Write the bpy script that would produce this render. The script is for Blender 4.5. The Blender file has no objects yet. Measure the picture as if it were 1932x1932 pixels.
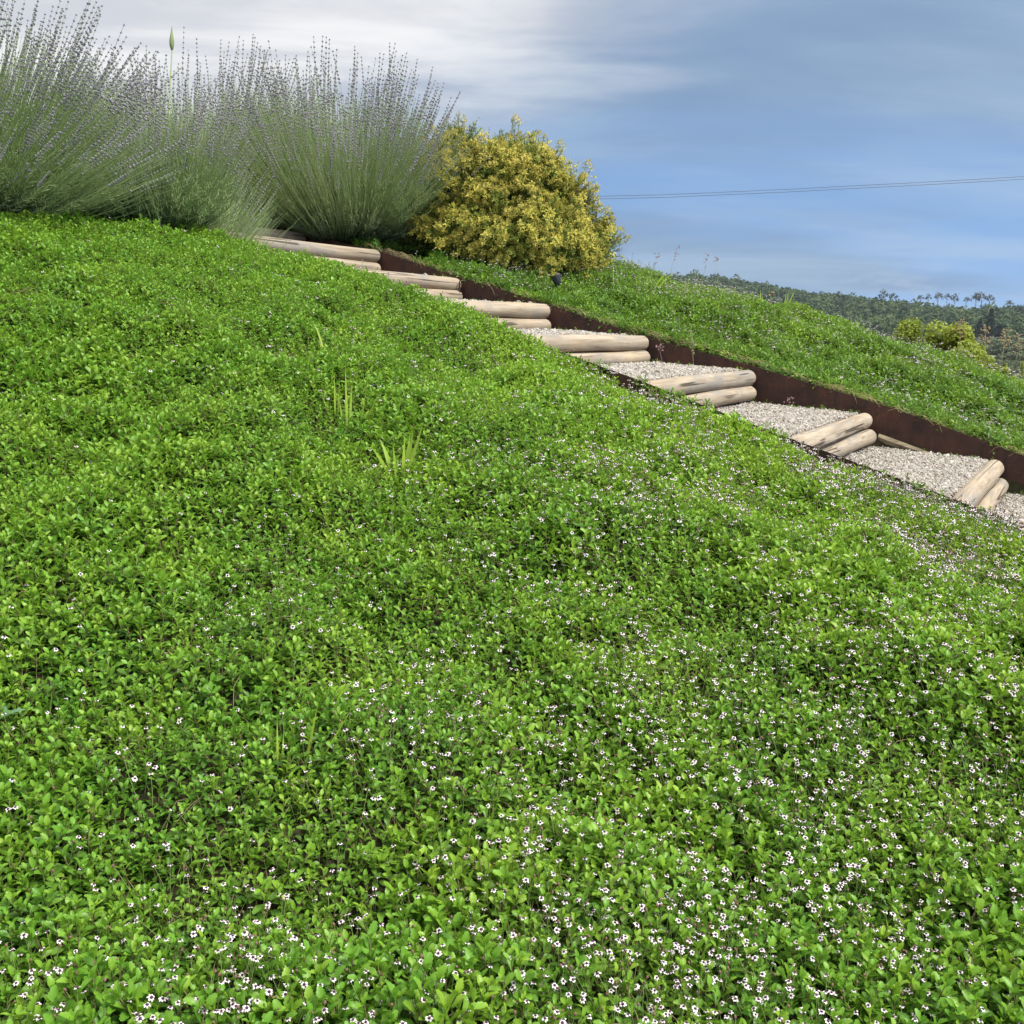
import bpy, bmesh, math, random
import numpy as np
from mathutils import Vector, Matrix, noise as mnoise

random.seed(7)
rng = np.random.default_rng(7)
S = bpy.context.scene
COL = S.collection
R = math.radians
PI = math.pi
CH = 1.34                                   # eye height above the foot of the slope

# ------------------------------------------------------------------ camera
PITCH = math.atan(336 / 1932)
cam_d = bpy.data.cameras.new('camera')
cam = bpy.data.objects.new('camera', cam_d)
COL.objects.link(cam)
cam.location = (0, 0, CH)
cam.rotation_euler = (PI / 2 - PITCH, 0, 0)
cam_d.sensor_width = 36
cam_d.lens = 36
cam_d.clip_start = 0.05
cam_d.clip_end = 12000
S.camera = cam

# ------------------------------------------------------------------ view
S.view_settings.view_transform = 'Standard'
S.view_settings.look = 'None'
S.view_settings.exposure = 0.6
S.view_settings.gamma = 1
S.view_settings.use_curve_mapping = False
S.render.engine = 'CYCLES'
S.cycles.max_bounces = 8
S.cycles.transparent_max_bounces = 8
S.cycles.use_denoising = True

SUN_EL, SUN_AZ = R(52), R(118)              # azimuth measured clockwise from the view direction


# ------------------------------------------------------------------ node helpers
class NT:
    def __init__(self, tree):
        self.t = tree
        self.n = tree.nodes
        self.l = tree.links

    def add(self, typ, **kw):
        n = self.n.new(typ)
        for k, v in kw.items():
            setattr(n, k, v)
        return n

    def put(self, sock, v):
        if hasattr(v, 'is_output'):
            self.l.new(v, sock)
        else:
            if isinstance(v, tuple) and len(v) == 3 and sock.type == 'RGBA':
                v = v + (1,)
            sock.default_value = v

    def math(self, op, a, b=0.0, c=None, clamp=False):
        n = self.add('ShaderNodeMath', operation=op, use_clamp=clamp)
        self.put(n.inputs[0], a)
        self.put(n.inputs[1], b)
        if c is not None:
            self.put(n.inputs[2], c)
        return n.outputs[0]

    def vmath(self, op, a, b):
        n = self.add('ShaderNodeVectorMath', operation=op)
        self.put(n.inputs[0], a)
        self.put(n.inputs[1], b)
        return n.outputs[0]

    def mix(self, f, a, b, blend='MIX'):
        n = self.add('ShaderNodeMix', data_type='RGBA', blend_type=blend)
        self.put(n.inputs[0], f)
        self.put(n.inputs[6], a)
        self.put(n.inputs[7], b)
        return n.outputs[2]

    def smooth(self, x, lo, hi, a=0.0, b=1.0):
        n = self.add('ShaderNodeMapRange', interpolation_type='SMOOTHSTEP')
        self.put(n.inputs[0], x)
        n.inputs[1].default_value = lo
        n.inputs[2].default_value = hi
        n.inputs[3].default_value = a
        n.inputs[4].default_value = b
        return n.outputs[0]

    def noise(self, vec, scale, detail=3, rough=0.5, dist=0.0, color=False):
        n = self.add('ShaderNodeTexNoise')
        if vec is not None:
            self.put(n.inputs['Vector'], vec)
        n.inputs['Scale'].default_value = scale
        n.inputs['Detail'].default_value = detail
        n.inputs['Roughness'].default_value = rough
        n.inputs['Distortion'].default_value = dist
        return n.outputs[1 if color else 0]

    def ramp(self, f, stops, interp='LINEAR'):
        n = self.add('ShaderNodeValToRGB')
        n.color_ramp.interpolation = interp
        e = n.color_ramp.elements
        while len(e) < len(stops):
            e.new(0.5)
        for i, (p, c) in enumerate(stops):
            e[i].position = p
            e[i].color = tuple(c) + (1,)
        self.put(n.inputs[0], f)
        return n.outputs[0]


# ------------------------------------------------------------------ sky
def build_world():
    w = bpy.data.worlds.new('World')
    S.world = w
    w.use_nodes = True
    w.node_tree.nodes.clear()
    g = NT(w.node_tree)
    tc = g.add('ShaderNodeTexCoord').outputs['Generated']
    sx = g.add('ShaderNodeSeparateXYZ')
    g.put(sx.inputs[0], tc)
    x, y, z = sx.outputs
    zc = g.math('MAXIMUM', z, 0.0)
    # cloud deck: direction projected to a plane overhead, so streaks foreshorten towards the horizon
    inv = g.math('DIVIDE', 1.0, g.math('ADD', zc, 0.16))
    cx = g.add('ShaderNodeCombineXYZ')
    g.put(cx.inputs[0], g.math('MULTIPLY', x, inv))
    g.put(cx.inputs[1], g.math('MULTIPLY', y, inv))
    p = cx.outputs[0]
    mp = g.add('ShaderNodeMapping')
    g.put(mp.inputs[0], p)
    mp.inputs[2].default_value = (0, 0, R(-38))
    mp.inputs[3].default_value = (0.34, .95, 1)
    q = mp.outputs[0]
    n1 = g.noise(q, 1.3, 5, 0.52, 0.5)
    n2 = g.noise(q, 3.1, 5, 0.55, 0.4)
    n3 = g.noise(p, 1.1, 6, 0.55, 0.3)
    # blue grey storm cloud sheet, bluer and clearer towards the horizon
    base = g.ramp(zc, [(0.0, (.34, .54, .86)), (0.05, (.235, .45, .84)), (0.13, (.21, .395, .74)),
                       (0.22, (.25, .40, .66)), (0.34, (.33, .46, .66)), (0.6, (.44, .53, .66))])
    st = g.smooth(g.math('ADD', g.math('MULTIPLY', n1, .65), g.math('MULTIPLY', n2, .35)), .40, .66)
    dk = g.smooth(g.noise(q, .8, 4, .5, .3), .56, .38)
    base = g.mix(g.math('MULTIPLY', dk, .8), base, (.205, .315, .50))
    streak = g.mix(g.math('MULTIPLY', st, .45), base, (.50, .63, .78))
    # low line of small pale cloud tops over the far ridge
    low = g.math('MULTIPLY', g.smooth(z, .085, .03), g.smooth(g.noise(g.vmath('MULTIPLY', tc, (9, 9, 26)), 1.0, 5, .6), .50, .66))
    streak = g.mix(g.math('MULTIPLY', low, .5), streak, (.55, .66, .84))
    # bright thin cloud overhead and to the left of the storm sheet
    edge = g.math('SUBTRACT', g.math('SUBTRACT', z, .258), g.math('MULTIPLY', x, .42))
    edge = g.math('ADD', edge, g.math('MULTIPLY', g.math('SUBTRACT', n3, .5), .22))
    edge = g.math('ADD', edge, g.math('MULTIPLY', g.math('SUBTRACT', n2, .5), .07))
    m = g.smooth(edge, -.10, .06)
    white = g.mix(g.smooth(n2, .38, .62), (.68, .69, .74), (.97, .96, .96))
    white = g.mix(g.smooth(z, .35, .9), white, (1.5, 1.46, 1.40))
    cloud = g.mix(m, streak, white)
    sky = g.add('ShaderNodeTexSky', sky_type='NISHITA', sun_disc=False)
    sky.sun_elevation = SUN_EL
    sky.sun_rotation = SUN_AZ
    sky.air_density = 1.2
    sky.dust_density = 1.5
    # cloud radiances are written for a display value at this exposure; the background strength is 0.1
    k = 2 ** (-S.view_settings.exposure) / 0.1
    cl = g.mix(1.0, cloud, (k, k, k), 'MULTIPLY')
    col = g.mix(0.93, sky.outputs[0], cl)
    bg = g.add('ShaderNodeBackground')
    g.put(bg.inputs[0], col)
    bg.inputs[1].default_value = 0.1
    out = g.add('ShaderNodeOutputWorld')
    g.l.new(bg.outputs[0], out.inputs[0])


build_world()

sd = bpy.data.lights.new('sun', 'SUN')
sd.energy = 3.8
sd.angle = R(28)
sd.color = (1, .95, .86)
sun = bpy.data.objects.new('sun', sd)
COL.objects.link(sun)
sv = Vector((math.sin(SUN_AZ) * math.cos(SUN_EL), math.cos(SUN_AZ) * math.cos(SUN_EL), math.sin(SUN_EL)))
sun.rotation_euler = sv.to_track_quat('Z', 'Y').to_euler()
sun.location = (0, 0, 30)


# ------------------------------------------------------------------ materials
def new_mat(name):
    m = bpy.data.materials.new(name)
    m.use_nodes = True
    m.node_tree.nodes.clear()
    g = NT(m.node_tree)
    out = g.add('ShaderNodeOutputMaterial')
    return m, g, out


def finish(g, out, col, rough=.7, spec=.3, trans=0.0, tcol=None, bump=None, bdist=.01, bstr=.5, metal=0.0):
    b = g.add('ShaderNodeBsdfPrincipled')
    g.put(b.inputs['Base Color'], col)
    g.put(b.inputs['Roughness'], rough)
    b.inputs['Specular IOR Level'].default_value = spec
    b.inputs['Metallic'].default_value = metal
    if bump is not None:
        bn = g.add('ShaderNodeBump')
        bn.inputs['Distance'].default_value = bdist
        bn.inputs['Strength'].default_value = bstr
        g.put(bn.inputs['Height'], bump)
        g.l.new(bn.outputs[0], b.inputs['Normal'])
    if trans:
        t = g.add('ShaderNodeBsdfTranslucent')
        g.put(t.inputs[0], tcol if tcol is not None else col)
        mx = g.add('ShaderNodeMixShader')
        mx.inputs[0].default_value = trans
        g.l.new(b.outputs[0], mx.inputs[1])
        g.l.new(t.outputs[0], mx.inputs[2])
        g.l.new(mx.outputs[0], out.inputs[0])
    else:
        g.l.new(b.outputs[0], out.inputs[0])


def mat_simple(name, c1, c2=None, scale=40, rough=.7, spec=.3, trans=0.0, rnd=0.0, bump=0.0):
    m, g, out = new_mat(name)
    tc = g.add('ShaderNodeTexCoord').outputs['Object']
    col = c1
    n = None
    if c2 is not None:
        n = g.noise(tc, scale, 4, .6)
        f = g.smooth(n, .32, .68)
        if rnd:
            oi = g.add('ShaderNodeObjectInfo').outputs['Random']
            f = g.math('ADD', g.math('MULTIPLY', f, 1 - rnd), g.math('MULTIPLY', oi, rnd))
        col = g.mix(f, c1, c2)
    finish(g, out, col, rough, spec, trans, bump=n if bump else None, bdist=bump or .01)
    return m


def mat_leaf(name, old, new, bright, rough=.42, spec=.35, trans=.3, tint=True, nscale=3.0):
    """age attribute 0..1 along the shoot, a per-plant tint and slow patches over the ground"""
    m, g, out = new_mat(name)
    at = g.add('ShaderNodeAttribute', attribute_name='age').outputs['Fac']
    oi = g.add('ShaderNodeObjectInfo').outputs['Random']
    geo = g.add('ShaderNodeNewGeometry').outputs['Position']
    pn = g.noise(geo, nscale, 3, .55)
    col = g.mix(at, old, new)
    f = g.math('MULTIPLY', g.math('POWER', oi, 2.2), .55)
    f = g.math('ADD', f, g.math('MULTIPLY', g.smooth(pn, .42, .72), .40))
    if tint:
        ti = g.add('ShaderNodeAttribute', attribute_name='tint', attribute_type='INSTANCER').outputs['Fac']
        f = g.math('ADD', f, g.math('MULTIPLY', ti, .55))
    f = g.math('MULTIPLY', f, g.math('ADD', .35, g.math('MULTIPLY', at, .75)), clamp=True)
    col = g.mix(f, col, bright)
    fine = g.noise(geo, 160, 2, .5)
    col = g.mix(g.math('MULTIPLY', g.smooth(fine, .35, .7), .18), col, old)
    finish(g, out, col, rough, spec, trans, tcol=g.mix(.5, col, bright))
    return m


M = {}
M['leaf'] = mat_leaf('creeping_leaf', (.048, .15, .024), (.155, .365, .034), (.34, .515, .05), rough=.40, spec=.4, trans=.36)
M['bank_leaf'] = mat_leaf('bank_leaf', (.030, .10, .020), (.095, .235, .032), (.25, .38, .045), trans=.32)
M['stem'] = mat_simple('creeping_stem', (.16, .17, .07), (.20, .13, .08), 60)
M['stalk'] = mat_simple('flower_stalk', (.14, .24, .06), (.18, .22, .08), 60)
M['petal'] = mat_simple('pale_petal', (.74, .65, .70), (.84, .79, .82), 300, .6, .2, .15)
M['eye'] = mat_simple('purple_eye', (.035, .012, .032), (.075, .03, .06), 400, .7)
M['bud'] = mat_simple('flower_bud', (.14, .06, .075), (.22, .14, .08), 300, .7)
M['soil'] = mat_simple('soil', (.022, .022, .012), (.05, .042, .024), 14, .95, .1, bump=.02)
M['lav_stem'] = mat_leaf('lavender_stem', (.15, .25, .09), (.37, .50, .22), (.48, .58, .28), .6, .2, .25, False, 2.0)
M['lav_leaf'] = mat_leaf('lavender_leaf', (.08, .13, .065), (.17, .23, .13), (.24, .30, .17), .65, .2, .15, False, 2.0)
M['lav_spike'] = mat_simple('lavender_spike', (.27, .25, .33), (.47, .44, .50), 90, .8, .1, .25, .5)
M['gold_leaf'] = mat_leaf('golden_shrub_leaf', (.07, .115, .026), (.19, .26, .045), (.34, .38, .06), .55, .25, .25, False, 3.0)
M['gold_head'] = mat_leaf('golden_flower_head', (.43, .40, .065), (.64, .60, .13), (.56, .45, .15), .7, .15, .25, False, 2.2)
M['bark'] = mat_simple('bark', (.09, .065, .045), (.17, .13, .09), 25, .9, .1, bump=.01)
M['grass'] = mat_leaf('grass_blade', (.20, .34, .04), (.42, .58, .07), (.50, .62, .12), .5, .25, .35, False, 8)
M['straw'] = mat_simple('straw', (.33, .27, .13), (.46, .38, .22), 30, .8, .1, .1)
M['seed'] = mat_simple('seed_head', (.33, .22, .14), (.45, .36, .22), 80, .8, .1, .15)
M['purple_seed'] = mat_simple('purple_seed_head', (.20, .11, .13), (.34, .24, .22), 80, .8, .1, .1)
M['plastic'] = mat_simple('dark_plastic', (.02, .025, .035), (.05, .055, .07), 60, .5, .4)
M['lens'] = mat_simple('lamp_lens', (.14, .17, .24), (.26, .29, .34), 40, .2, .5)
M['wire'] = mat_simple('wire', (.10, .12, .15), (.13, .15, .18), 3, .5, .3)
M['post'] = mat_simple('grey_post', (.30, .31, .30), (.40, .40, .38), 5, .8, .2)
M['weed_leaf'] = mat_simple('bluish_leaf', (.12, .24, .13), (.18, .31, .18), 25, .5, .3, .25)
M['bud_green'] = mat_simple('bud_green', (.20, .28, .11), (.30, .36, .17), 20, .5, .3, .1)


def mat_wood():
    m, g, out = new_mat('weathered_pine')
    tc = g.add('ShaderNodeTexCoord').outputs['Object']
    oi = g.add('ShaderNodeObjectInfo').outputs['Random']
    off = g.add('ShaderNodeCombineXYZ')
    g.put(off.inputs[0], g.math('MULTIPLY', oi, 37.0))
    g.put(off.inputs[1], g.math('MULTIPLY', oi, 11.0))
    v = g.vmath('ADD', tc, off.outputs[0])
    grain = g.noise(g.vmath('MULTIPLY', v, (1.6, 26, 26)), 1.0, 6, .62, .6)
    blot = g.noise(g.vmath('MULTIPLY', v, (2.4, 6, 6)), 1.0, 4, .6)
    fine = g.noise(g.vmath('MULTIPLY', v, (3.5, 95, 95)), 1.0, 3, .6)
    col = g.ramp(grain, [(.26, (.20, .155, .11)), (.46, (.335, .275, .205)), (.70, (.45, .385, .305))])
    col = g.mix(g.math('MULTIPLY', g.smooth(blot, .48, .68), .85), col, (.25, .235, .215))
    col = g.mix(g.math('MULTIPLY', g.smooth(blot, .44, .25), .45), col, (.56, .40, .23))
    col = g.mix(g.math('MULTIPLY', g.smooth(fine, .50, .72), .55), col, (.17, .135, .10))
    # drying checks: thin lines following the grain, broken along the length
    c1 = g.noise(g.vmath('MULTIPLY', v, (.22, 11, 11)), 1.0, 2, .5, .05)
    d = g.math('ABSOLUTE', g.math('SUBTRACT', c1, .5))
    br = g.noise(g.vmath('MULTIPLY', v, (1.3, 6, 6)), 1.0, 2, .5)
    crack = g.math('MULTIPLY', g.smooth(d, .022, .006), g.smooth(br, .47, .55))
    col = g.mix(g.math('MULTIPLY', crack, .85), col, (.055, .04, .03))
    h = g.math('SUBTRACT', g.math('MULTIPLY', grain, .35), crack)
    finish(g, out, col, .8, .2, bump=h, bdist=.006, bstr=.8)
    return m


def mat_rust():
    m, g, out = new_mat('rusted_steel')
    tc = g.add('ShaderNodeTexCoord').outputs['Object']
    a = g.noise(tc, 5, 6, .65)
    b = g.noise(tc, 70, 4, .65)
    drip = g.noise(g.vmath('MULTIPLY', tc, (16, 16, 1.5)), 1.0, 4, .6)
    col = g.ramp(a, [(.32, (.026, .016, .015)), (.48, (.052, .026, .021)), (.62, (.074, .033, .024)), (.78, (.115, .052, .030))])
    col = g.mix(g.math('MULTIPLY', g.smooth(b, .5, .75), .55), col, (.15, .062, .032))
    col = g.mix(g.math('MULTIPLY', g.smooth(drip, .50, .68), .7), col, (.028, .020, .019))
    finish(g, out, col, g.math('ADD', .62, g.math('MULTIPLY', b, .3)), .3, bump=b, bdist=.002, bstr=.6)
    return m


def mat_pebble():
    m, g, out = new_mat('pale_pebble')
    oi = g.add('ShaderNodeObjectInfo').outputs['Random']
    geo = g.add('ShaderNodeNewGeometry').outputs['Position']
    col = g.ramp(oi, [(0, (.17, .155, .135)), (.14, (.29, .27, .24)), (.45, (.385, .36, .33)), (.8, (.51, .49, .46)), (1, (.35, .29, .225))])
    n = g.noise(geo, 220, 3, .6)
    col = g.mix(g.math('MULTIPLY', g.smooth(n, .4, .7), .3), col, (.40, .36, .31))
    finish(g, out, col, .8, .25)
    return m


M['wood'] = mat_wood()
M['rust'] = mat_rust()
M['pebble'] = mat_pebble()


def mat_gravel_bed():
    m, g, out = new_mat('gravel_bed')
    tc = g.add('ShaderNodeTexCoord').outputs['Object']
    v = g.add('ShaderNodeTexVoronoi')
    g.put(v.inputs['Vector'], tc)
    v.inputs['Scale'].default_value = 75
    col = g.ramp(v.outputs['Distance'], [(0, (.52, .48, .43)), (.5, (.36, .32, .27)), (.8, (.16, .13, .10))])
    finish(g, out, col, .9, .2, bump=g.math('MULTIPLY', v.outputs['Distance'], -1.0), bdist=.01)
    return m


def mat_valley():
    m, g, out = new_mat('valley_floor')
    geo = g.add('ShaderNodeNewGeometry').outputs['Position']
    a = g.noise(geo, .02, 5, .6)
    b = g.noise(geo, .35, 5, .65)
    col = g.mix(g.smooth(a, .38, .62), (.16, .19, .085), (.23, .235, .12))
    col = g.mix(g.math('MULTIPLY', g.smooth(b, .42, .66), .7), col, (.10, .13, .06))
    finish(g, out, col, .95, .1, bump=b, bdist=.6)
    return m


def mat_forest(name, c1, c2, c3):
    m, g, out = new_mat(name)
    oi = g.add('ShaderNodeObjectInfo').outputs['Random']
    tc = g.add('ShaderNodeTexCoord').outputs['Object']
    n = g.noise(tc, .8, 4, .6)
    col = g.ramp(oi, [(0, c1), (.55, c2), (1, c3)])
    col = g.mix(g.math('MULTIPLY', g.smooth(n, .4, .7), .5), col, c1)
    finish(g, out, col, .8, .15, .15)
    return m


M['gravel_bed'] = mat_gravel_bed()
M['valley'] = mat_valley()
M['forest'] = mat_forest('forest_leaf', (.030, .056, .022), (.060, .098, .034), (.095, .130, .046))
M['ridge_leaf'] = mat_forest('ridge_leaf', (.045, .06, .04), (.07, .085, .055), (.09, .10, .07))
M['conifer'] = mat_forest('conifer_leaf', (.016, .024, .018), (.02, .03, .02), (.024, .034, .024))
M['shrub'] = mat_leaf('yellow_green_leaf', (.06, .11, .014), (.24, .32, .03), (.42, .46, .05), .5, .3, .3, False, 1.5)
M['hedge'] = mat_forest('hedge_leaf', (.08, .105, .055), (.12, .145, .075), (.16, .185, .10))


# ------------------------------------------------------------------ object helpers
def tag(o, label=None, cat=None, group=None, kind=None):
    if label: o['label'] = label
    if cat: o['category'] = cat
    if group: o['group'] = group
    if kind: o['kind'] = kind
    return o


def link(o, parent=None):
    COL.objects.link(o)
    if parent is not None:
        o.parent = parent
    return o


def empty(name, loc, label=None, cat=None, group=None, rz=0.0):
    o = bpy.data.objects.new(name, None)
    o.empty_display_size = .1
    o.location = loc
    o.rotation_euler = (0, 0, rz)
    tag(o, label, cat, group)
    return link(o)


class MB:
    """collects geometry for one mesh; age is a per-vertex attribute"""
    def __init__(self):
        self.v, self.f, self.a, self.mi = [], [], [], []

    def add(self, verts, faces, age=0.5, mi=0):
        b = len(self.v)
        self.v += [tuple(p) for p in verts]
        self.a += list(age) if hasattr(age, '__len__') else [age] * len(verts)
        for f in faces:
            self.f.append(tuple(i + b for i in f))
            self.mi.append(mi)

    def tube(self, pts, radii, n=4, age=.5, mi=0, cap=True):
        pts = [Vector(p) for p in pts]
        if not hasattr(radii, '__len__'):
            radii = [radii] * len(pts)
        vs, fs = [], []
        up = Vector((0, 0, 1))
        for i, p in enumerate(pts):
            d = (pts[min(i + 1, len(pts) - 1)] - pts[max(i - 1, 0)]).normalized()
            ref = up if abs(d.z) < .9 else Vector((1, 0, 0))
            e1 = d.cross(ref).normalized()
            e2 = d.cross(e1)
            for k in range(n):
                an = 2 * PI * k / n
                vs.append(p + (e1 * math.cos(an) + e2 * math.sin(an)) * radii[i])
        for i in range(len(pts) - 1):
            for k in range(n):
                k2 = (k + 1) % n
                fs.append((i * n + k, i * n + k2, (i + 1) * n + k2, (i + 1) * n + k))
        if cap:
            fs.append(tuple(reversed(range(n))))
            fs.append(tuple(range((len(pts) - 1) * n, len(pts) * n)))
        if hasattr(age, '__len__'):
            age = [a for a in age for _ in range(n)]
        self.add(vs, fs, age, mi)

    def box(self, c, sx, sy, sz, mi=0, rot=None):
        vs = []
        for x in (-1, 1):
            for y in (-1, 1):
                for z in (-1, 1):
                    v = Vector((x * sx / 2, y * sy / 2, z * sz / 2))
                    if rot is not None:
                        v = rot @ v
                    vs.append(Vector(c) + v)
        self.add(vs, [(0, 1, 3, 2), (4, 6, 7, 5), (0, 4, 5, 1), (2, 3, 7, 6), (0, 2, 6, 4), (1, 5, 7, 3)], .5, mi)

    def blob(self, c, r, mi=0, jit=.25, age=.5, sq=1.0, sub=1):
        vs, fs = ICO[sub]
        out = []
        for v in vs:
            k = r * (1 + random.uniform(-jit, jit))
            out.append((c[0] + v[0] * k, c[1] + v[1] * k, c[2] + v[2] * k * sq))
        self.add(out, fs, age, mi)

    def mesh(self, name, mats, smooth=True):
        me = bpy.data.meshes.new(name)
        me.from_pydata(self.v, [], self.f)
        at = me.attributes.new('age', 'FLOAT', 'POINT')
        at.data.foreach_set('value', self.a)
        for m in (mats if isinstance(mats, (list, tuple)) else [mats]):
            me.materials.append(m)
        me.polygons.foreach_set('material_index', self.mi)
        me.polygons.foreach_set('use_smooth', [smooth] * len(self.f))
        me.update()
        return me

    def build(self, name, mats, parent=None, smooth=True):
        return link(bpy.data.objects.new(name, self.mesh(name, mats, smooth)), parent)


def ico(sub):
    bm = bmesh.new()
    bmesh.ops.create_icosphere(bm, subdivisions=sub, radius=1)
    r = ([tuple(v.co) for v in bm.verts], [tuple(v.index for v in f.verts) for f in bm.faces])
    bm.free()
    return r


ICO = {1: ico(1), 2: ico(2), 3: ico(3)}
OCT = ([(1, 0, 0), (-1, 0, 0), (0, 1, 0), (0, -1, 0), (0, 0, 1), (0, 0, -1)],
       [(0, 2, 4), (2, 1, 4), (1, 3, 4), (3, 0, 4), (2, 0, 5), (1, 2, 5), (3, 1, 5), (0, 3, 5)])

# ---- scattering stuff with geometry nodes
_groups = {}


def source_group(name, meshes):
    """node group that instances one of these meshes on each point, by its idx attribute"""
    c = bpy.data.collections.new(name)
    for i, me in enumerate(meshes):
        o = bpy.data.objects.new('%s_%02d' % (name, i), me)
        c.objects.link(o)
    ng = bpy.data.node_groups.new(name, 'GeometryNodeTree')
    ng.interface.new_socket('Geometry', in_out='INPUT', socket_type='NodeSocketGeometry')
    ng.interface.new_socket('Geometry', in_out='OUTPUT', socket_type='NodeSocketGeometry')
    N, L = ng.nodes, ng.links
    gi, go = N.new('NodeGroupInput'), N.new('NodeGroupOutput')
    ci = N.new('GeometryNodeCollectionInfo')
    ci.inputs['Collection'].default_value = c
    ci.inputs['Separate Children'].default_value = True
    ci.inputs['Reset Children'].default_value = True
    io = N.new('GeometryNodeInstanceOnPoints')
    io.inputs['Pick Instance'].default_value = True

    def attr(nm, typ):
        n = N.new('GeometryNodeInputNamedAttribute')
        n.data_type = typ
        n.inputs['Name'].default_value = nm
        return n.outputs[0]
    e2r = N.new('FunctionNodeEulerToRotation')
    L.new(attr('rot', 'FLOAT_VECTOR'), e2r.inputs[0])
    L.new(gi.outputs[0], io.inputs['Points'])
    L.new(ci.outputs[0], io.inputs['Instance'])
    L.new(attr('idx', 'INT'), io.inputs['Instance Index'])
    L.new(e2r.outputs[0], io.inputs['Rotation'])
    L.new(attr('scl', 'FLOAT_VECTOR'), io.inputs['Scale'])
    L.new(io.outputs[0], go.inputs[0])
    return ng


def scatter(name, ng, pts, rot, scl, idx, tint=None, parent=None):
    pts = np.asarray(pts, np.float32)
    n = len(pts)
    me = bpy.data.meshes.new(name)
    me.vertices.add(n)
    me.vertices.foreach_set('co', pts.ravel())
    scl = np.asarray(scl, np.float32)
    if scl.ndim == 1:
        scl = np.repeat(scl[:, None], 3, 1)
    me.attributes.new('rot', 'FLOAT_VECTOR', 'POINT').data.foreach_set('vector', np.asarray(rot, np.float32).ravel())
    me.attributes.new('scl', 'FLOAT_VECTOR', 'POINT').data.foreach_set('vector', scl.astype(np.float32).ravel())
    me.attributes.new('idx', 'INT', 'POINT').data.foreach_set('value', np.asarray(idx, np.int32))
    me.attributes.new('tint', 'FLOAT', 'POINT').data.foreach_set(
        'value', np.zeros(n, np.float32) if tint is None else np.asarray(tint, np.float32))
    me.update()
    o = bpy.data.objects.new(name, me)
    o['kind'] = 'stuff'
    md = o.modifiers.new('scatter', 'NODES')
    md.node_group = ng
    return link(o, parent)


# ------------------------------------------------------------------ value noise (vectorised)
_tab = rng.random((256, 256))


def vn(x, y, sc, seed=0):
    x = np.asarray(x) / sc + 17.3 * seed + 500
    y = np.asarray(y) / sc + 9.1 * seed + 500
    xi, yi = np.floor(x).astype(int), np.floor(y).astype(int)
    fx, fy = x - xi, y - yi
    fx, fy = fx * fx * (3 - 2 * fx), fy * fy * (3 - 2 * fy)
    a, b = _tab[xi % 256, yi % 256], _tab[(xi + 1) % 256, yi % 256]
    c, d = _tab[xi % 256, (yi + 1) % 256], _tab[(xi + 1) % 256, (yi + 1) % 256]
    return (a * (1 - fx) + b * fx) * (1 - fy) + (c * (1 - fx) + d * fx) * fy - .5


def sstep(x, a, b):
    t = np.clip((np.asarray(x, float) - a) / (b - a), 0, 1)
    return t * t * (3 - 2 * t)


# ------------------------------------------------------------------ the lie of the land
# t runs up the stairs, s runs along the logs away from the camera; heights relative to the eye
C30, S30 = math.cos(R(30)), .5
S_NEAR, S_FAR = 5.50, 7.66
LOG_T = np.array([.61 + .87 * k for k in range(-3, 10)])
LOG_Z = np.array([-1.71, -1.44, -1.17, -.90, -.617, -.325, -.07, .18, .42, .69, .884, 1.06, 1.2])


def xy(t, s):
    return -C30 * np.asarray(t) + S30 * np.asarray(s), S30 * np.asarray(t) + C30 * np.asarray(s)


def ts(x, y):
    return -C30 * np.asarray(x) + S30 * np.asarray(y), S30 * np.asarray(x) + C30 * np.asarray(y)


def z_log(t):
    t = np.asarray(t, float)
    z = np.interp(t, LOG_T, LOG_Z)
    z = np.where(t < LOG_T[0], LOG_Z[0] + .31 * (t - LOG_T[0]), z)
    return np.where(t > LOG_T[-1], LOG_Z[-1], z)


def steel_far(t):
    t = np.asarray(t, float)
    return z_log(t) + .06 + .085 * np.clip((3.4 - t) / 2.0, 0, 1) - .03 * np.clip((1.2 - t) / 2, 0, 1)


def steel_near(t):
    t = np.asarray(t, float)
    return z_log(t) + .075


def ground(t, s, bumps=True):
    t, s = np.asarray(t, float), np.asarray(s, float)
    # front slope
    tt = np.minimum(t, 8.8)
    zf = -1.34 + .293 * tt + .06 * s - .058 * np.maximum(0, tt - 6.3) ** 2
    zf = zf - .42 * (1 - sstep(s, .9, 3.9)) * (1 - sstep(t, 3.0, 5.5))
    zf = zf + np.interp(t, [2.1, 2.9, 3.4, 4.15, 4.7, 5.4, 6.5, 8], [0, .02, .10, .115, .075, .005, -.03, 0]) * np.exp(-((s - 5.3) / .8) ** 2)
    zf = zf - .075 * np.exp(-((s - 5.48) / .26) ** 2) * (1 - sstep(t, 1.9, 2.9))
    # far bank
    d = np.maximum(0, s - S_FAR)
    zb = steel_far(np.minimum(t, 9)) - .035 + .18 * np.minimum(d, 3) - .050 * np.maximum(0, d - .8) ** 2
    zb = zb - .055 * np.maximum(0, np.minimum(t, 9) - 4) ** 2 * sstep(d, .3, 2.2) - .035 * np.maximum(0, 2.0 - t) * sstep(d, .5, 2.0)
    z = np.where(s < S_NEAR + .01, zf, np.where(s > S_FAR + .01, zb, z_log(t) - .34))
    if bumps:
        x, y = xy(t, s)
        b = .11 * vn(x, y, 1.1, 1) + .15 * vn(x, y, .42, 2) + .075 * vn(x, y, .17, 3)
        fade = np.where(s < S_NEAR, (.15 + .85 * sstep(S_NEAR - s, .0, .9)), sstep(s - S_FAR, 0, .3))
        z = z + b * fade * np.where((s > S_NEAR) & (s < S_FAR + .01), 0, 1)
    return np.maximum(z, -13)


def gz(x, y, bumps=True):
    t, s = ts(x, y)
    return float(ground(t, s, bumps)) + CH


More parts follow.
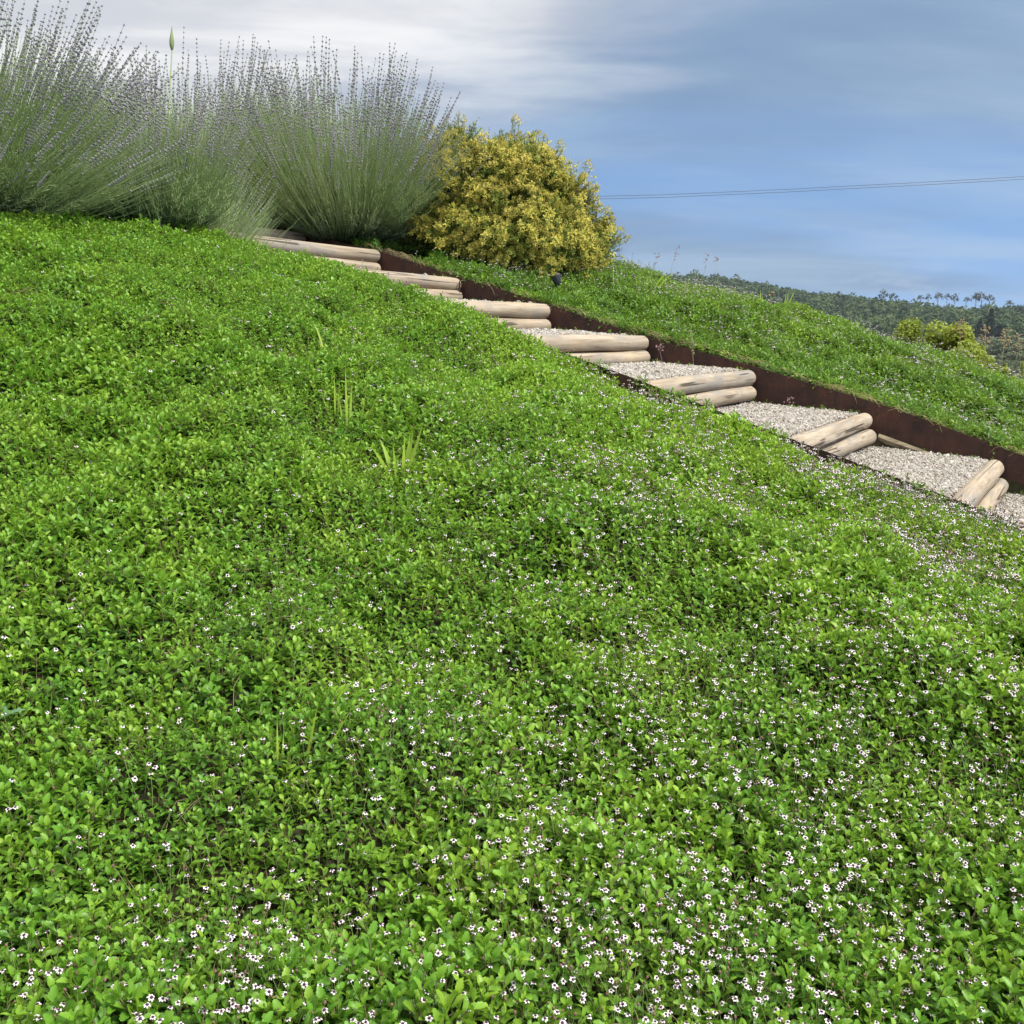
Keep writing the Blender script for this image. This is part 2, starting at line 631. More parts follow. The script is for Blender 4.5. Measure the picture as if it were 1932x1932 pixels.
def pix(x, y, D):
    """world point seen at a pixel of the 1932 px wide view, at forward distance D"""
    u, v = (x - 966) / 1932, (966 - y) / 1932
    d = Vector((u, math.cos(PITCH) + v * math.sin(PITCH), -math.sin(PITCH) + v * math.cos(PITCH)))
    return d * (D / d.y) + Vector((0, 0, CH))


def on_ground(x, D):
    """point of the ground in pixel column x at forward distance D"""
    p = pix(x, 630, D)
    return Vector((p.x, p.y, gz(p.x, p.y)))


def build_ground():
    tl = np.concatenate([-np.geomspace(45, 7.5, 14), np.arange(-7, 10.01, .07), np.geomspace(10.5, 45, 14)])
    sl = np.concatenate([-np.geomspace(30, 2.5, 8), np.arange(-2, S_NEAR - .05, .07), [S_NEAR, S_NEAR + .02],
                         np.linspace(S_NEAR + .3, S_FAR - .3, 5), [S_FAR + .006, S_FAR + .03],
                         np.arange(S_FAR + .08, 12.5, .1), np.geomspace(13, 60, 16)])
    T, Sg = np.meshgrid(tl, sl, indexing='ij')
    X, Y = xy(T, Sg)
    Z = ground(T, Sg) + CH
    n, m = T.shape
    vs = np.stack([X, Y, Z], -1).reshape(-1, 3)
    i = np.arange(n * m).reshape(n, m)
    fs = np.stack([i[:-1, :-1], i[:-1, 1:], i[1:, 1:], i[1:, :-1]], -1).reshape(-1, 4)
    me = bpy.data.meshes.new('ground')
    me.from_pydata(vs.tolist(), [], fs.tolist())
    me.polygons.foreach_set('use_smooth', [True] * len(me.polygons))
    me.materials.append(M['soil'])
    o = link(bpy.data.objects.new('ground', me))
    tag(o, kind='structure')


def valley_z(D, a):
    ridge = np.interp(a, [-1.2, -.2, .17, .25, .35, .42, .5, 1.2], [54, 47, 35.5, 27.5, 19, 10.5, 11, 6])
    base = np.interp(D, [0, 60, 200, 300, 400, 480], [-9.5, -9.5, -8.6, -9.2, -8.2, -6.5])
    k = sstep(D, 470, 930)
    z = base * (1 - k) + ridge * k
    return z - 30 * sstep(D, 1000, 1180)


def build_valley():
    Ds = np.concatenate([[2], np.geomspace(20, 400, 20), np.linspace(430, 1180, 26)])
    D = np.repeat(Ds[:, None], 61, 1)
    Y = D
    A2 = np.linspace(-1.05, 1.05, 61)
    X = D * A2[None, :]
    Z = valley_z(D, A2[None, :] + 0 * D)
    Z = Z + 2.5 * vn(X, Y, 70, 5) * sstep(D, 150, 400) + 8 * vn(X, Y, 130, 6) * sstep(D, 500, 800)
    n, m = D.shape
    vs = np.stack([X, Y, Z + CH], -1).reshape(-1, 3)
    i = np.arange(n * m).reshape(n, m)
    fs = np.stack([i[:-1, :-1], i[:-1, 1:], i[1:, 1:], i[1:, :-1]], -1).reshape(-1, 4)
    me = bpy.data.meshes.new('valley')
    me.from_pydata(vs.tolist(), [], fs.tolist())
    me.polygons.foreach_set('use_smooth', [True] * len(me.polygons))
    me.materials.append(M['valley'])
    tag(link(bpy.data.objects.new('valley', me)), kind='structure')


build_ground()
build_valley()

# ------------------------------------------------------------------ stairs: treads, logs, steel edging
DIRS = Vector((S30, C30, 0))      # along a log, away from the camera
DIRT = Vector((-C30, S30, 0))     # up the stairs
RZ_LOG = math.atan2(C30, S30)
RL = .060


def tread_z(t, i):
    """gravel height between log i (uphill) and log i-1 (downhill)"""
    t0, t1 = LOG_T[i - 1], LOG_T[i]
    f = np.clip((t - t0) / (t1 - t0), 0, 1)
    return (LOG_Z[i - 1] + RL - .012) * (1 - f) + (LOG_Z[i - 1] + RL + .045) * f


def build_treads():
    mb = MB()
    for i in range(1, len(LOG_T)):
        tt = np.linspace(LOG_T[i - 1] + .02, LOG_T[i] + .02, 4)
        vs = []
        for t in tt:
            for s in (S_NEAR + .03, S_FAR - .03):
                x, y = xy(t, s)
                vs.append((x, y, float(tread_z(t, i)) + CH - .008))
        mb.add(vs, [(0, 1, 3, 2), (2, 3, 5, 4), (4, 5, 7, 6)])
    tag(mb.build('path', M['gravel_bed'], smooth=False), kind='structure')


def log_mesh(L, r, seed, bev=.018):
    """round pole lying along x from -L to 0, ends eased over, slightly crooked and tapered"""
    rnd = random.Random(seed)
    n, m = 28, 34
    xs = [0, bev * .12, bev * .45, bev] + list(np.linspace(bev * 2, L - bev * 2, m)) + [L - bev, L - bev * .45, L - bev * .12, L]
    rr = [r - bev, r - bev * .45, r - bev * .12, r] + [r] * m + [r, r - bev * .12, r - bev * .45, r - bev]
    ph = [rnd.uniform(0, 6.28) for _ in range(6)]
    tap = rnd.uniform(-.06, .06)
    knots = [(rnd.uniform(.1, L - .1), rnd.uniform(0, 6.28), rnd.uniform(.003, .007)) for _ in range(4)]
    vs, fs = [], []
    for x, q in zip(xs, rr):
        oy, oz = .006 * math.sin(x * 2.1 + ph[0]), .004 * math.sin(x * 2.6 + ph[1])
        for k in range(n):
            a = 2 * PI * k / n
            e = q * (1 + tap * (x / L - .5) + .012 * math.sin(2 * a + ph[2] + x) + .012 * math.sin(3 * a + ph[3] + 3 * x) + .006 * math.sin(5 * a + 7 * x + ph[4]))
            for kx, ka, kh in knots:
                da = (a - ka + PI) % (2 * PI) - PI
                e += kh * math.exp(-((x - kx) / .035) ** 2 - (da / .4) ** 2)
            vs.append((-x, oy + e * math.cos(a), oz + e * math.sin(a)))
    for i in range(len(xs) - 1):
        for k in range(n):
            k2 = (k + 1) % n
            fs.append((i * n + k, (i + 1) * n + k, (i + 1) * n + k2, i * n + k2))
    fs.append(tuple(range(n)))
    fs.append(tuple(reversed(range((len(xs) - 1) * n, len(xs) * n))))
    me = bpy.data.meshes.new('timber_log')
    me.from_pydata(vs, [], fs)
    me.polygons.foreach_set('use_smooth', [True] * len(fs))
    me.materials.append(M['wood'])
    return me


NTH = ['lowest', 'second lowest', 'third lowest', 'fourth lowest', 'fifth lowest', 'fourth highest', 'third highest',
       'second highest', 'highest']
EXTRA = {3: 'pale cream rounded end, cut off by the frame corner',
         4: 'orange tinged butt', 5: 'dark split along its side', 6: 'smooth pale face', 7: 'long crack along its face'}


def build_logs():
    for i in range(1, 12):
        # upper log
        t, z = LOG_T[i], LOG_Z[i]
        k = i - 3                                  # 0 = lowest one in the photograph
        tilt = random.uniform(-.006, .006)
        o = bpy.data.objects.new('timber_log', log_mesh(S_FAR - S_NEAR - .06, RL, i))
        x, y = xy(t, S_FAR - .025)
        o.location = (x, y, z + CH)
        o.rotation_euler = (random.uniform(0, 6), 0, RZ_LOG)
        o.rotation_euler = (0, tilt, RZ_LOG + random.uniform(-.012, .012))
        link(o)
        if k == 8:
            nm = 'topmost of the stairs, half hidden under the lavender stems'
        elif k == 7:
            nm = 'of the second step from the top, grey end against the rusty steel'
        elif k < 0:
            nm = 'below the lowest step in view, past the right edge' if k == -1 else 'two steps below the lowest step in view'
        else:
            nm = ['of the lowest step in view, pale with a rounded end', 'of the second step up, pale with an orange left part',
                  'of the third step up, split and brownish at its right end', 'of the fourth step up, thick and pale in front of the gravel',
                  'of the fifth step up, a long dark crack along it', 'of the sixth step up, beside a thin rusty peg',
                  'of the seventh step up, a thin pale strip above the leaves'][k]
        tag(o, 'upper timber log ' + nm, 'log', 'timber logs edging the stair treads')
        # lower log
        foot = float(tread_z(LOG_T[i], i))
        r2 = .056
        o2 = bpy.data.objects.new('timber_log', log_mesh(S_FAR - S_NEAR - .10, r2, 50 + i))
        x, y = xy(t - .034, S_FAR - .05 - random.uniform(0, .03))
        o2.location = (x, y, z - RL - r2 + .004 + CH)
        o2.rotation_euler = (0, random.uniform(-.006, .006), RZ_LOG + random.uniform(-.01, .01))
        link(o2)
        nm2 = ('under the lowest step in view' if k == 0 else 'under the topmost step, hidden by lavender' if k == 8 else
               'under the second step from the top' if k == 7 else
               'under a step past the right edge' if k == -1 else 'under a step far past the right edge' if k < -1 else
               ['', 'under the second step up', 'under the third step up', 'under the fourth step up', 'under the fifth step up',
                'under the sixth step up', 'under the seventh step up'][k])
        tag(o2, 'lower timber log half sunk in gravel ' + nm2, 'log', 'timber logs edging the stair treads')


def plate(mb_pts, thick, height, name, parent, mat):
    """strip of steel following (t, s, ztop) points"""
    vs, fs = [], []
    for (t, s, z) in mb_pts:
        for ds in (-thick / 2, thick / 2):
            x, y = xy(t, s + ds)
            vs.append((x, y, z + CH))
            vs.append((x, y, z - float(np.interp(t, height[0], height[1])) + CH))
    n = len(mb_pts)
    for i in range(n - 1):
        a, b = i * 4, (i + 1) * 4
        fs += [(a, a + 1, b + 1, b), (a + 2, b + 2, b + 3, a + 3), (a, b, b + 2, a + 2), (a + 1, a + 3, b + 3, b + 1)]
    fs += [(0, 2, 3, 1), (n * 4 - 4, n * 4 - 3, n * 4 - 1, n * 4 - 2)]
    me = bpy.data.meshes.new(name)
    me.from_pydata([tuple(v) for v in vs], [], fs)
    me.materials.append(mat)
    o = bpy.data.objects.new(name, me)
    return link(o, parent)


def build_steel():
    far = empty('steel_edging', (0, 0, 0), 'tall rusty steel edging plate along the bank behind the timber stairs', 'edging')
    joints = [-2.4, .05, 2.47, 4.9, 7.3, 9.0]
    for a, b in zip(joints[:-1], joints[1:]):
        pts = []
        for t in np.linspace(a + .003, b - .003, 14):
            zz = float(steel_far(t)) + .012 * math.sin(t * 1.7)
            pts.append((t, S_FAR + .004 * math.sin(t * 2.2), zz))
        plate(pts, .008, ([-2, .6, 1.45, 1.9, 9], [.18, .19, .205, .28, .31]), 'steel_plate', far, M['rust'])
    near = empty('steel_edging', (0, 0, 0), 'low rusty steel edging plate along the near side of the stairs, mostly buried in leaves', 'edging')
    joints = [-2.2, .3, 2.7, 5.1, 7.5]
    for a, b in zip(joints[:-1], joints[1:]):
        pts = [(t, S_NEAR + .003 * math.sin(t * 2), float(steel_near(t)) + .006 * math.sin(t * 2.3)) for t in np.linspace(a + .003, b - .003, 14)]
        plate(pts, .008, ([-2, 9], [.2, .2]), 'steel_plate', near, M['rust'])
    # rusty peg holding the sixth log
    t, z = LOG_T[8], LOG_Z[8]
    mb = MB()
    x, y = xy(t - .075, S_FAR - .10)
    mb.tube([(x, y, z + CH - .22), (x, y, z + CH + .01), (x, y, z + CH + .03)], [.009, .009, .004], 6)
    tag(mb.build('steel_peg', M['rust']), 'thin rusty steel peg upright against the end of the log', 'peg')
    # flat timber off-cuts under the steel where the gravel has sunk
    m2, g, out = new_mat('grey_board')
    tc = g.add('ShaderNodeTexCoord').outputs['Object']
    n = g.noise(g.vmath('MULTIPLY', tc, (3, 30, 30)), 1, 4, .6)
    finish(g, out, g.mix(g.smooth(n, .3, .7), (.13, .11, .08), (.30, .25, .17)), .9, .1, bump=n, bdist=.003)
    for i, L, lab, dz, td in ((4, .46, 'brown rounded timber offcut lying under the steel edging beside the second step up', -.045, .10),
                              (3, .5, 'grey board end lying under the steel edging beside the lowest step', -.06, .30)):
        mb = MB()
        t0 = LOG_T[i] - td
        t1 = t0 - L
        nseg = 8
        vs, fs = [], []
        for q in range(nseg + 1):
            f = q / nseg
            t = t0 + (t1 - t0) * f
            zt = float(steel_far(t)) - .21 + .012 - .10 * f * 0
            hh = .055 * (1 - .75 * f ** 1.5) * (.75 if q == 0 else 1)
            for ds, dzz in ((-.035, -hh), (-.045, -.4 * hh), (-.030, 0), (.0, 0), (.0, -hh)):
                x, y = xy(t, S_FAR - .012 + ds)
                vs.append((x, y, zt + dzz + CH + .0))
        for q in range(nseg):
            for k in range(5):
                k2 = (k + 1) % 5
                fs.append((q * 5 + k, q * 5 + k2, (q + 1) * 5 + k2, (q + 1) * 5 + k))
        fs += [tuple(range(5)), tuple(reversed(range(nseg * 5, nseg * 5 + 5)))]
        mb.add(vs, fs)
        tag(mb.build('timber_offcut', m2, smooth=False), lab, 'timber offcut')


def build_gravel():
    meshes = []
    for q in range(5):
        mb = MB()
        mb.blob((0, 0, 0), 1, 0, .28, sq=.7, sub=1)
        meshes.append(mb.mesh('pebble', M['pebble'], smooth=False))
    ng = source_group('pebbles', meshes)
    P = []
    for i in range(1, 10):
        dens = 9500 if i < 7 else 4500
        n = int(dens * .87 * (S_FAR - S_NEAR))
        t = rng.uniform(LOG_T[i - 1] + .0, LOG_T[i] + .0, n)
        s = rng.uniform(S_NEAR + .02, S_FAR - .02, n)
        x, y = xy(t, s)
        z = tread_z(t, i) + CH + rng.normal(0, .0035, n) + .012 * np.maximum(0, vn(x, y, .2, 8))
        ok = t > LOG_T[i - 1] + .05
        P.append(np.stack([x, y, z], 1)[ok])
    P = np.concatenate(P)
    n = len(P)
    o = scatter('gravel', ng, P, rng.uniform(0, 6.28, (n, 3)), rng.lognormal(math.log(.0060), .42, n), rng.integers(0, 5, n))
    tag(o, 'pale grey and cream gravel filling the stair treads', 'gravel')


build_treads()
build_logs()
build_steel()
build_gravel()


# ------------------------------------------------------------------ creeping ground cover
def leaf(mb, base, az, pitch, L, W, age, cup=.25, curl=.3, mi=0, prof=None, teeth=True, roll=0.0):
    prof = prof or [(0, .10), (.25, .32), (.46, .74), (.58, 1.0), (.64, .84), (.74, .92), (.80, .66), (.90, .58)]
    ca, sa = math.cos(az), math.sin(az)
    side = Vector((-sa, ca, 0))
    p = Vector(base)
    pos = [p.copy()]
    for i in range(len(prof)):
        f0 = prof[i][0]
        f1 = prof[i + 1][0] if i + 1 < len(prof) else 1.0
        pt = pitch - curl * (f0 + f1) / 2
        p = p + Vector((ca * math.cos(pt), sa * math.cos(pt), math.sin(pt))) * (f1 - f0) * L
        pos.append(p.copy())
    vs, fs = [], []
    nrm = Vector((-ca * math.sin(pitch), -sa * math.sin(pitch), math.cos(pitch)))
    sd = side * math.cos(roll) + nrm * math.sin(roll)
    for i, (f, w) in enumerate(prof):
        h = W * .5 * w
        up = nrm * (cup * h)
        back = (pos[min(i + 1, len(pos) - 1)] - pos[i]) * (0.0 if not teeth or i not in (3, 5, 7) else .5)
        vs += [pos[i] + sd * h + up + back, pos[i], pos[i] - sd * h + up + back]
    k = len(prof)
    vs.append(pos[-1])
    for i in range(k - 1):
        a, b = i * 3, (i + 1) * 3
        fs += [(a, a + 1, b + 1, b), (a + 1, a + 2, b + 2, b + 1)]
    a = (k - 1) * 3
    fs += [(a, a + 1, k * 3), (a + 1, a + 2, k * 3)]
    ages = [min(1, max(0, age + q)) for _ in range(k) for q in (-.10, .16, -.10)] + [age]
    mb.add(vs, fs, ages, mi)


def sprig(seed, kind):
    random.seed(seed)
    mb = MB()
    h = random.uniform(.032, .055)
    npair = random.randint(4, 6)
    az0 = random.uniform(0, 6.28)
    lean = Vector((random.uniform(-.012, .012), random.uniform(-.012, .012), 0))
    pts = [Vector((0, 0, -.03)), Vector((0, 0, 0)), lean * .5 + Vector((0, 0, h * .5)), lean + Vector((0, 0, h))]
    mb.tube(pts, [.0011, .0011, .001, .0007], 3, 0.0, 1, cap=False)
    for k in range(npair):
        f = k / (npair - 1)
        base = lean * f + Vector((0, 0, h * (.05 + .95 * f)))
        az = az0 + (k % 2) * PI / 2 + random.uniform(-.35, .35)
        for sgn in (0, PI):
            L = (.0275 - .010 * f) * random.uniform(.8, 1.2)
            if kind == 'bank':
                L *= 1.45
            W = L * (random.uniform(.42, .54) if kind != 'bank' else random.uniform(.26, .36))
            pitch = R(2) + R(62) * f ** 1.1 + random.uniform(-.25, .25)
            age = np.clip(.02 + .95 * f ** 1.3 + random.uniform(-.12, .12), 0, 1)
            leaf(mb, base, az + sgn + random.uniform(-.25, .25), pitch, L, W, age, random.uniform(.25, .9), random.uniform(.1, .8),
                 roll=random.uniform(-.25, .25))
    if kind != 'bank':                                    # terminal pair of tiny new leaves
        for sgn in (0, PI):
            leaf(mb, lean + Vector((0, 0, h)), az0 + .8 + sgn, R(70), .010, .005, 1.0, .4, .2)
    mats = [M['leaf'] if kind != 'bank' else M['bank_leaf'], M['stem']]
    return mb.mesh('sprig', mats)


def flower_mesh(seed, bud=False, hscale=1.0):
    random.seed(seed)
    mb = MB()
    h = random.uniform(.06, .10) * hscale
    lx, ly = random.uniform(-.012, .012), random.uniform(-.012, .012)
    mb.tube([(0, 0, -.02), (lx * .3, ly * .3, h * .5), (lx, ly, h)], [.0009, .0008, .0008], 3, 1.0, 0, cap=False)
    c = Vector((lx, ly, h))
    if bud:
        vs = [(v[0] * .0030 + c.x, v[1] * .0030 + c.y, v[2] * .0048 + c.z + .002) for v in ICO[1][0]]
        mb.add(vs, ICO[1][1], 0.5, 3)
        return mb.mesh('flower_bud', [M['stalk'], M['petal'], M['eye'], M['bud']])
    vs = [(v[0] * .0032 + c.x, v[1] * .0032 + c.y, v[2] * .0030 + c.z + .0015) for v in ICO[1][0]]
    mb.add(vs, ICO[1][1], .5, 2)
    n = random.randint(6, 8)
    a0 = random.uniform(0, 6)
    for k in range(n):
        a = a0 + 2 * PI * k / n + random.uniform(-.25, .25)
        L = random.uniform(.0026, .0052)
        w = random.uniform(.0014, .0023)
        ca, sa = math.cos(a), math.sin(a)
        dz = random.uniform(-.0026, .0008)
        r0 = .0023

        def P(r, q, z):
            return (c.x + ca * r - sa * q, c.y + sa * r + ca * q, c.z + z)
        mb.add([P(r0, -w * .5, .0012), P(r0, w * .5, .0012), P(r0 + L * .6, w, .0018 + dz * .4), P(r0 + L, w * .5, .0008 + dz),
                P(r0 + L, -w * .5, .0008 + dz), P(r0 + L * .6, -w, .0018 + dz * .4)], [(0, 1, 2, 5), (5, 2, 3, 4)], .5, 1)
    return mb.mesh('flower', [M['stalk'], M['petal'], M['eye'], M['bud']])


# clearings in the ground cover: bare mulch below the shrubs
LAV = {}


def lav_spot(px, D):
    p = on_ground(px, D)
    return p


CLEAR = []        # (x, y, radius)


def visible(x, y, mx=1.7):
    return (y > .75) & (np.abs(x) < .515 * y + mx)


def jgrid(t0, t1, s0, s1, sp):
    a = np.arange(t0, t1, sp)
    b = np.arange(s0, s1, sp)
    T, Q = np.meshgrid(a, b, indexing='ij')
    T = T + rng.uniform(-.5, .5, T.shape) * sp
    Q = Q + rng.uniform(-.5, .5, Q.shape) * sp
    return T.ravel(), Q.ravel()


def cleared(x, y):
    k = np.ones(len(x), bool)
    for cx, cy, r in CLEAR:
        k &= ((x - cx) ** 2 + (y - cy) ** 2) > (r * (1 + .35 * vn(x, y, .25, 11))) ** 2
    return k


def plant_rot(n, tilt):
    return np.stack([rng.normal(0, tilt, n), rng.normal(0, tilt, n), rng.uniform(0, 6.28, n)], 1)


def build_cover():
    sp = source_group('sprigs', [sprig(100 + i, 'front') for i in range(10)])
    t, s = jgrid(-3.6, 8.3, -.2, S_NEAR + .03, .0235)
    x, y = xy(t, s)
    ok = visible(x, y) & (s < S_NEAR + .0 + .03 * vn(x, y, .2, 4))
    ok &= ~((y > 6.2) & (t > 7.6))
    ok &= cleared(x, y)
    t, s, x, y = t[ok], s[ok], x[ok], y[ok]
    n = len(x)
    z = ground(t, s) + CH
    h = .5 + 1.0 * np.clip(.5 + vn(x, y, .12, 21) + .7 * vn(x, y, .3, 22), 0, 1)
    z = z + .012 * (h - 1)
    near_edge = sstep(s, S_NEAR - .35, S_NEAR - .05) * (1 - sstep(t, 2.2, 3.2))
    sc = (.98 + .36 * rng.random(n)) * (.78 + .36 * h) * (1 - .15 * near_edge) * np.maximum(.84, 1 + .5 * vn(x, y, .3, 25) + .25 * vn(x, y, .07, 26))
    tint = np.clip(.9 * sstep(s - .8 * t, .5, 5.5) * .6 + .4 * sstep(s, 3.8, 5.2) * (1 - sstep(t, 2.2, 4)) + .6 * vn(x, y, .8, 23) + .35 * vn(x, y, .22, 24), 0, 1)
    g = scatter('ground_cover', sp, np.stack([x, y, z], 1), plant_rot(n, .3), sc, rng.integers(0, 10, n), tint)
    tag(g, 'dense bright green creeping ground cover with small flowers on the near slope', 'ground cover')
    print('front sprigs', n)
    # trailing bare runners among the leaves
    mb = MB()
    q = 0
    while q < 900:
        rt_, rs_ = rng.uniform(-2, 5), rng.uniform(.2, S_NEAR - .1)
        rx_, ry_ = xy(rt_, rs_)
        if not visible(np.array([rx_]), np.array([ry_]), .1)[0] or ry_ > 6:
            continue
        q += 1
        an, L = rng.uniform(0, 6.28), rng.uniform(.07, .22)
        px_, py_ = rx_, ry_
        pts = []
        hh = rng.uniform(.022, .05)
        for k in range(6):
            an += rng.normal(0, .25)
            px_, py_ = px_ + math.cos(an) * L / 5, py_ + math.sin(an) * L / 5
            pts.append((px_, py_, gz(px_, py_) + hh * math.sin((k + .3) / 5.6 * PI) + .004))
        mb.tube(pts, [.0013, .0013, .0012, .0011, .001, .0008], 4, .5, 0, cap=False)
    o = mb.build('runners', M['stem'], g)
    o['kind'] = 'stuff'
    # flowers
    fl = [flower_mesh(300 + i) for i in range(7)] + [flower_mesh(320 + i, True) for i in range(3)]
    fg = source_group('flower_heads', fl)
    N = 260000
    ft, fs_ = rng.uniform(-3.4, 7.5, N), rng.uniform(0, S_NEAR, N)
    area = 10.9 * S_NEAR
    dens = 14 + 1150 / (1 + np.exp((ft - 1.6) / .36)) + 80 * sstep(fs_, 2.6, 4.8) * (1 - sstep(ft, 2.5, 5))
    fx, fy = xy(ft, fs_)
    cl = np.clip(1 + 2.2 * vn(fx, fy, .45, 31) + 1.6 * vn(fx, fy, .16, 32), .05, 2.6)
    keep = rng.random(N) < dens * cl * area / N
    keep &= (fs_ < S_NEAR - .07) & visible(fx, fy, 1.0) & cleared(fx, fy)
    ft, fs_, fx, fy = ft[keep], fs_[keep], fx[keep], fy[keep]
    n = len(fx)
    fz = ground(ft, fs_) + CH + .012
    fi = np.where(rng.random(n) < .74, rng.integers(0, 7, n), rng.integers(7, 10, n))
    frot = plant_rot(n, .32)
    fsc = rng.uniform(.80, 1.10, n) * (1 + .35 * sstep(fs_, 2.2, 5.0))
    P = np.stack([fx, fy, fz], 1)
    inside = (np.abs(fx) < .5 * (fy * math.cos(PITCH) + .1)) & (fi < 7)
    dist = fx ** 2 + fy ** 2 + (fz - CH) ** 2 + np.where(inside, 0, 1e6)
    dep = fy * math.cos(PITCH) - (fz + .07 - CH) * math.sin(PITCH)
    vv = (fy * math.sin(PITCH) + (fz + .07 - CH) * math.cos(PITCH)) / dep
    dist = np.where(vv < -.5, 1e6 + dist, dist)
    order = np.argsort(dist)
    big = order[:300]
    rest = order[300:]
    for i in big:
        o = bpy.data.objects.new('flower', fl[fi[i]])
        o.location = P[i]
        o.rotation_euler = frot[i]
        o.scale = (fsc[i],) * 3
        link(o, g)
    scatter('flowers', fg, P[rest], frot[rest], fsc[rest], fi[rest], None, g)
    print('flowers', n)
    # leafy bank behind the stairs
    bp = source_group('bank_sprigs', [sprig(200 + i, 'bank') for i in range(6)] + [sprig(210 + i, 'front') for i in range(3)])
    t, s = jgrid(-3.2, 8.6, S_FAR + .045, 11.9, .031)
    x, y = xy(t, s)
    ok = visible(x, y, 2.0) & cleared(x, y) & ~((t > 6.2) & (s < 10))
    t, s, x, y = t[ok], s[ok], x[ok], y[ok]
    n = len(x)
    z = ground(t, s) + CH
    h = np.clip(.5 + vn(x, y, .16, 41) + .7 * vn(x, y, .4, 42), 0, 1)
    sc = (1.2 + .45 * rng.random(n)) * (.8 + .5 * h)
    # the lip hangs a little over the steel
    lip = s < S_FAR + .10
    rot = plant_rot(n, .35)
    tint = np.clip(.40 * sstep(s, S_FAR + .2, S_FAR + 1.4) - .12 + .7 * vn(x, y, .7, 43) + .3 * vn(x, y, .2, 44), 0, 1)
    b = scatter('bank_cover', bp, np.stack([x, y, z], 1), rot, sc, rng.integers(0, 9, n), tint)
    tag(b, 'green leafy ground cover on the bank behind the rusty steel edging', 'ground cover')
    print('bank sprigs', n)
    N = 40000
    ft, fs_ = rng.uniform(-3, 6.5, N), rng.uniform(S_FAR + .05, 11.5, N)
    fx, fy = xy(ft, fs_)
    cl = np.clip(1 + 2.4 * vn(fx, fy, .5, 51) + 1.6 * vn(fx, fy, .2, 52), .05, 3)
    keep = (rng.random(N) < 150 * cl * 9.5 * 3.8 / N) & visible(fx, fy, .4) & cleared(fx, fy)
    ft, fs_, fx, fy = ft[keep], fs_[keep], fx[keep], fy[keep]
    n = len(fx)
    fz = ground(ft, fs_) + CH + .035
    P = np.stack([fx, fy, fz], 1)
    bfi = rng.integers(0, 7, n)
    order = np.argsort(fx ** 2 + fy ** 2)
    scatter('flowers', fg, P, plant_rot(n, .25), rng.uniform(1.15, 1.6, n), bfi, None, b)
    n = 260
    t = rng.uniform(-1.2, 5.2, n)
    s = np.where(rng.random(n) < .65, S_FAR - .03 - np.abs(rng.normal(0, .07, n)), S_NEAR + .04 + np.abs(rng.normal(0, .16, n)))
    x, y = xy(t, s)
    z = np.array([float(tread_z(q, int(np.clip(np.searchsorted(LOG_T, q), 1, 11)))) for q in t]) + CH
    w = scatter('gravel_weeds', bp, np.stack([x, y, z - .005], 1), plant_rot(n, .5), rng.uniform(.45, .8, n), rng.integers(0, 9, n), rng.random(n) * .5)
    tag(w, 'small green weeds sprouting through the gravel beside the steel', 'weeds')
    # leafy trails creeping along and over the near edging
    n = 420
    t = rng.uniform(-1.0, 2.9, n)
    keep = vn(t, t * 0, .28, 61) + .35 * rng.random(n) > .08
    t = t[keep]
    n = len(t)
    s = S_NEAR - .035 + .045 * rng.normal(0, 1, n)
    x, y = xy(t, s)
    z = steel_near(t) + CH - .045 + .02 * rng.random(n)
    scatter('trails', bp, np.stack([x, y, z], 1), plant_rot(n, .6), rng.uniform(.8, 1.2, n), rng.integers(0, 9, n), rng.random(n) * .3, g)
    # straw coloured runners along the lip of the steel
    mb = MB()
    for k in range(520):
        t = rng.uniform(-2.4, 6.0)
        s = S_FAR + rng.uniform(.0, .10)
        x, y = xy(t, s)
        z = float(ground(t, s, False)) + CH + .035
        L = rng.uniform(.05, .16)
        aa = rng.choice([-1, 1])
        pts = []
        out = rng.uniform(-.05, .02)
        dr = rng.uniform(.0, .05)
        for q in range(5):
            f = q / 4
            px, py = xy(t + aa * L * f, s + out * f)
            pts.append((px, py, z + .29 * aa * L * f + .03 * math.sin(f * PI) - dr * f * f + rng.uniform(-.005, .005)))
        mb.tube(pts, [.0016, .0016, .0014, .0012, .0008], 3, .5, 0, cap=False)
    o = mb.build('runners', M['straw'], b)
    o['kind'] = 'stuff'


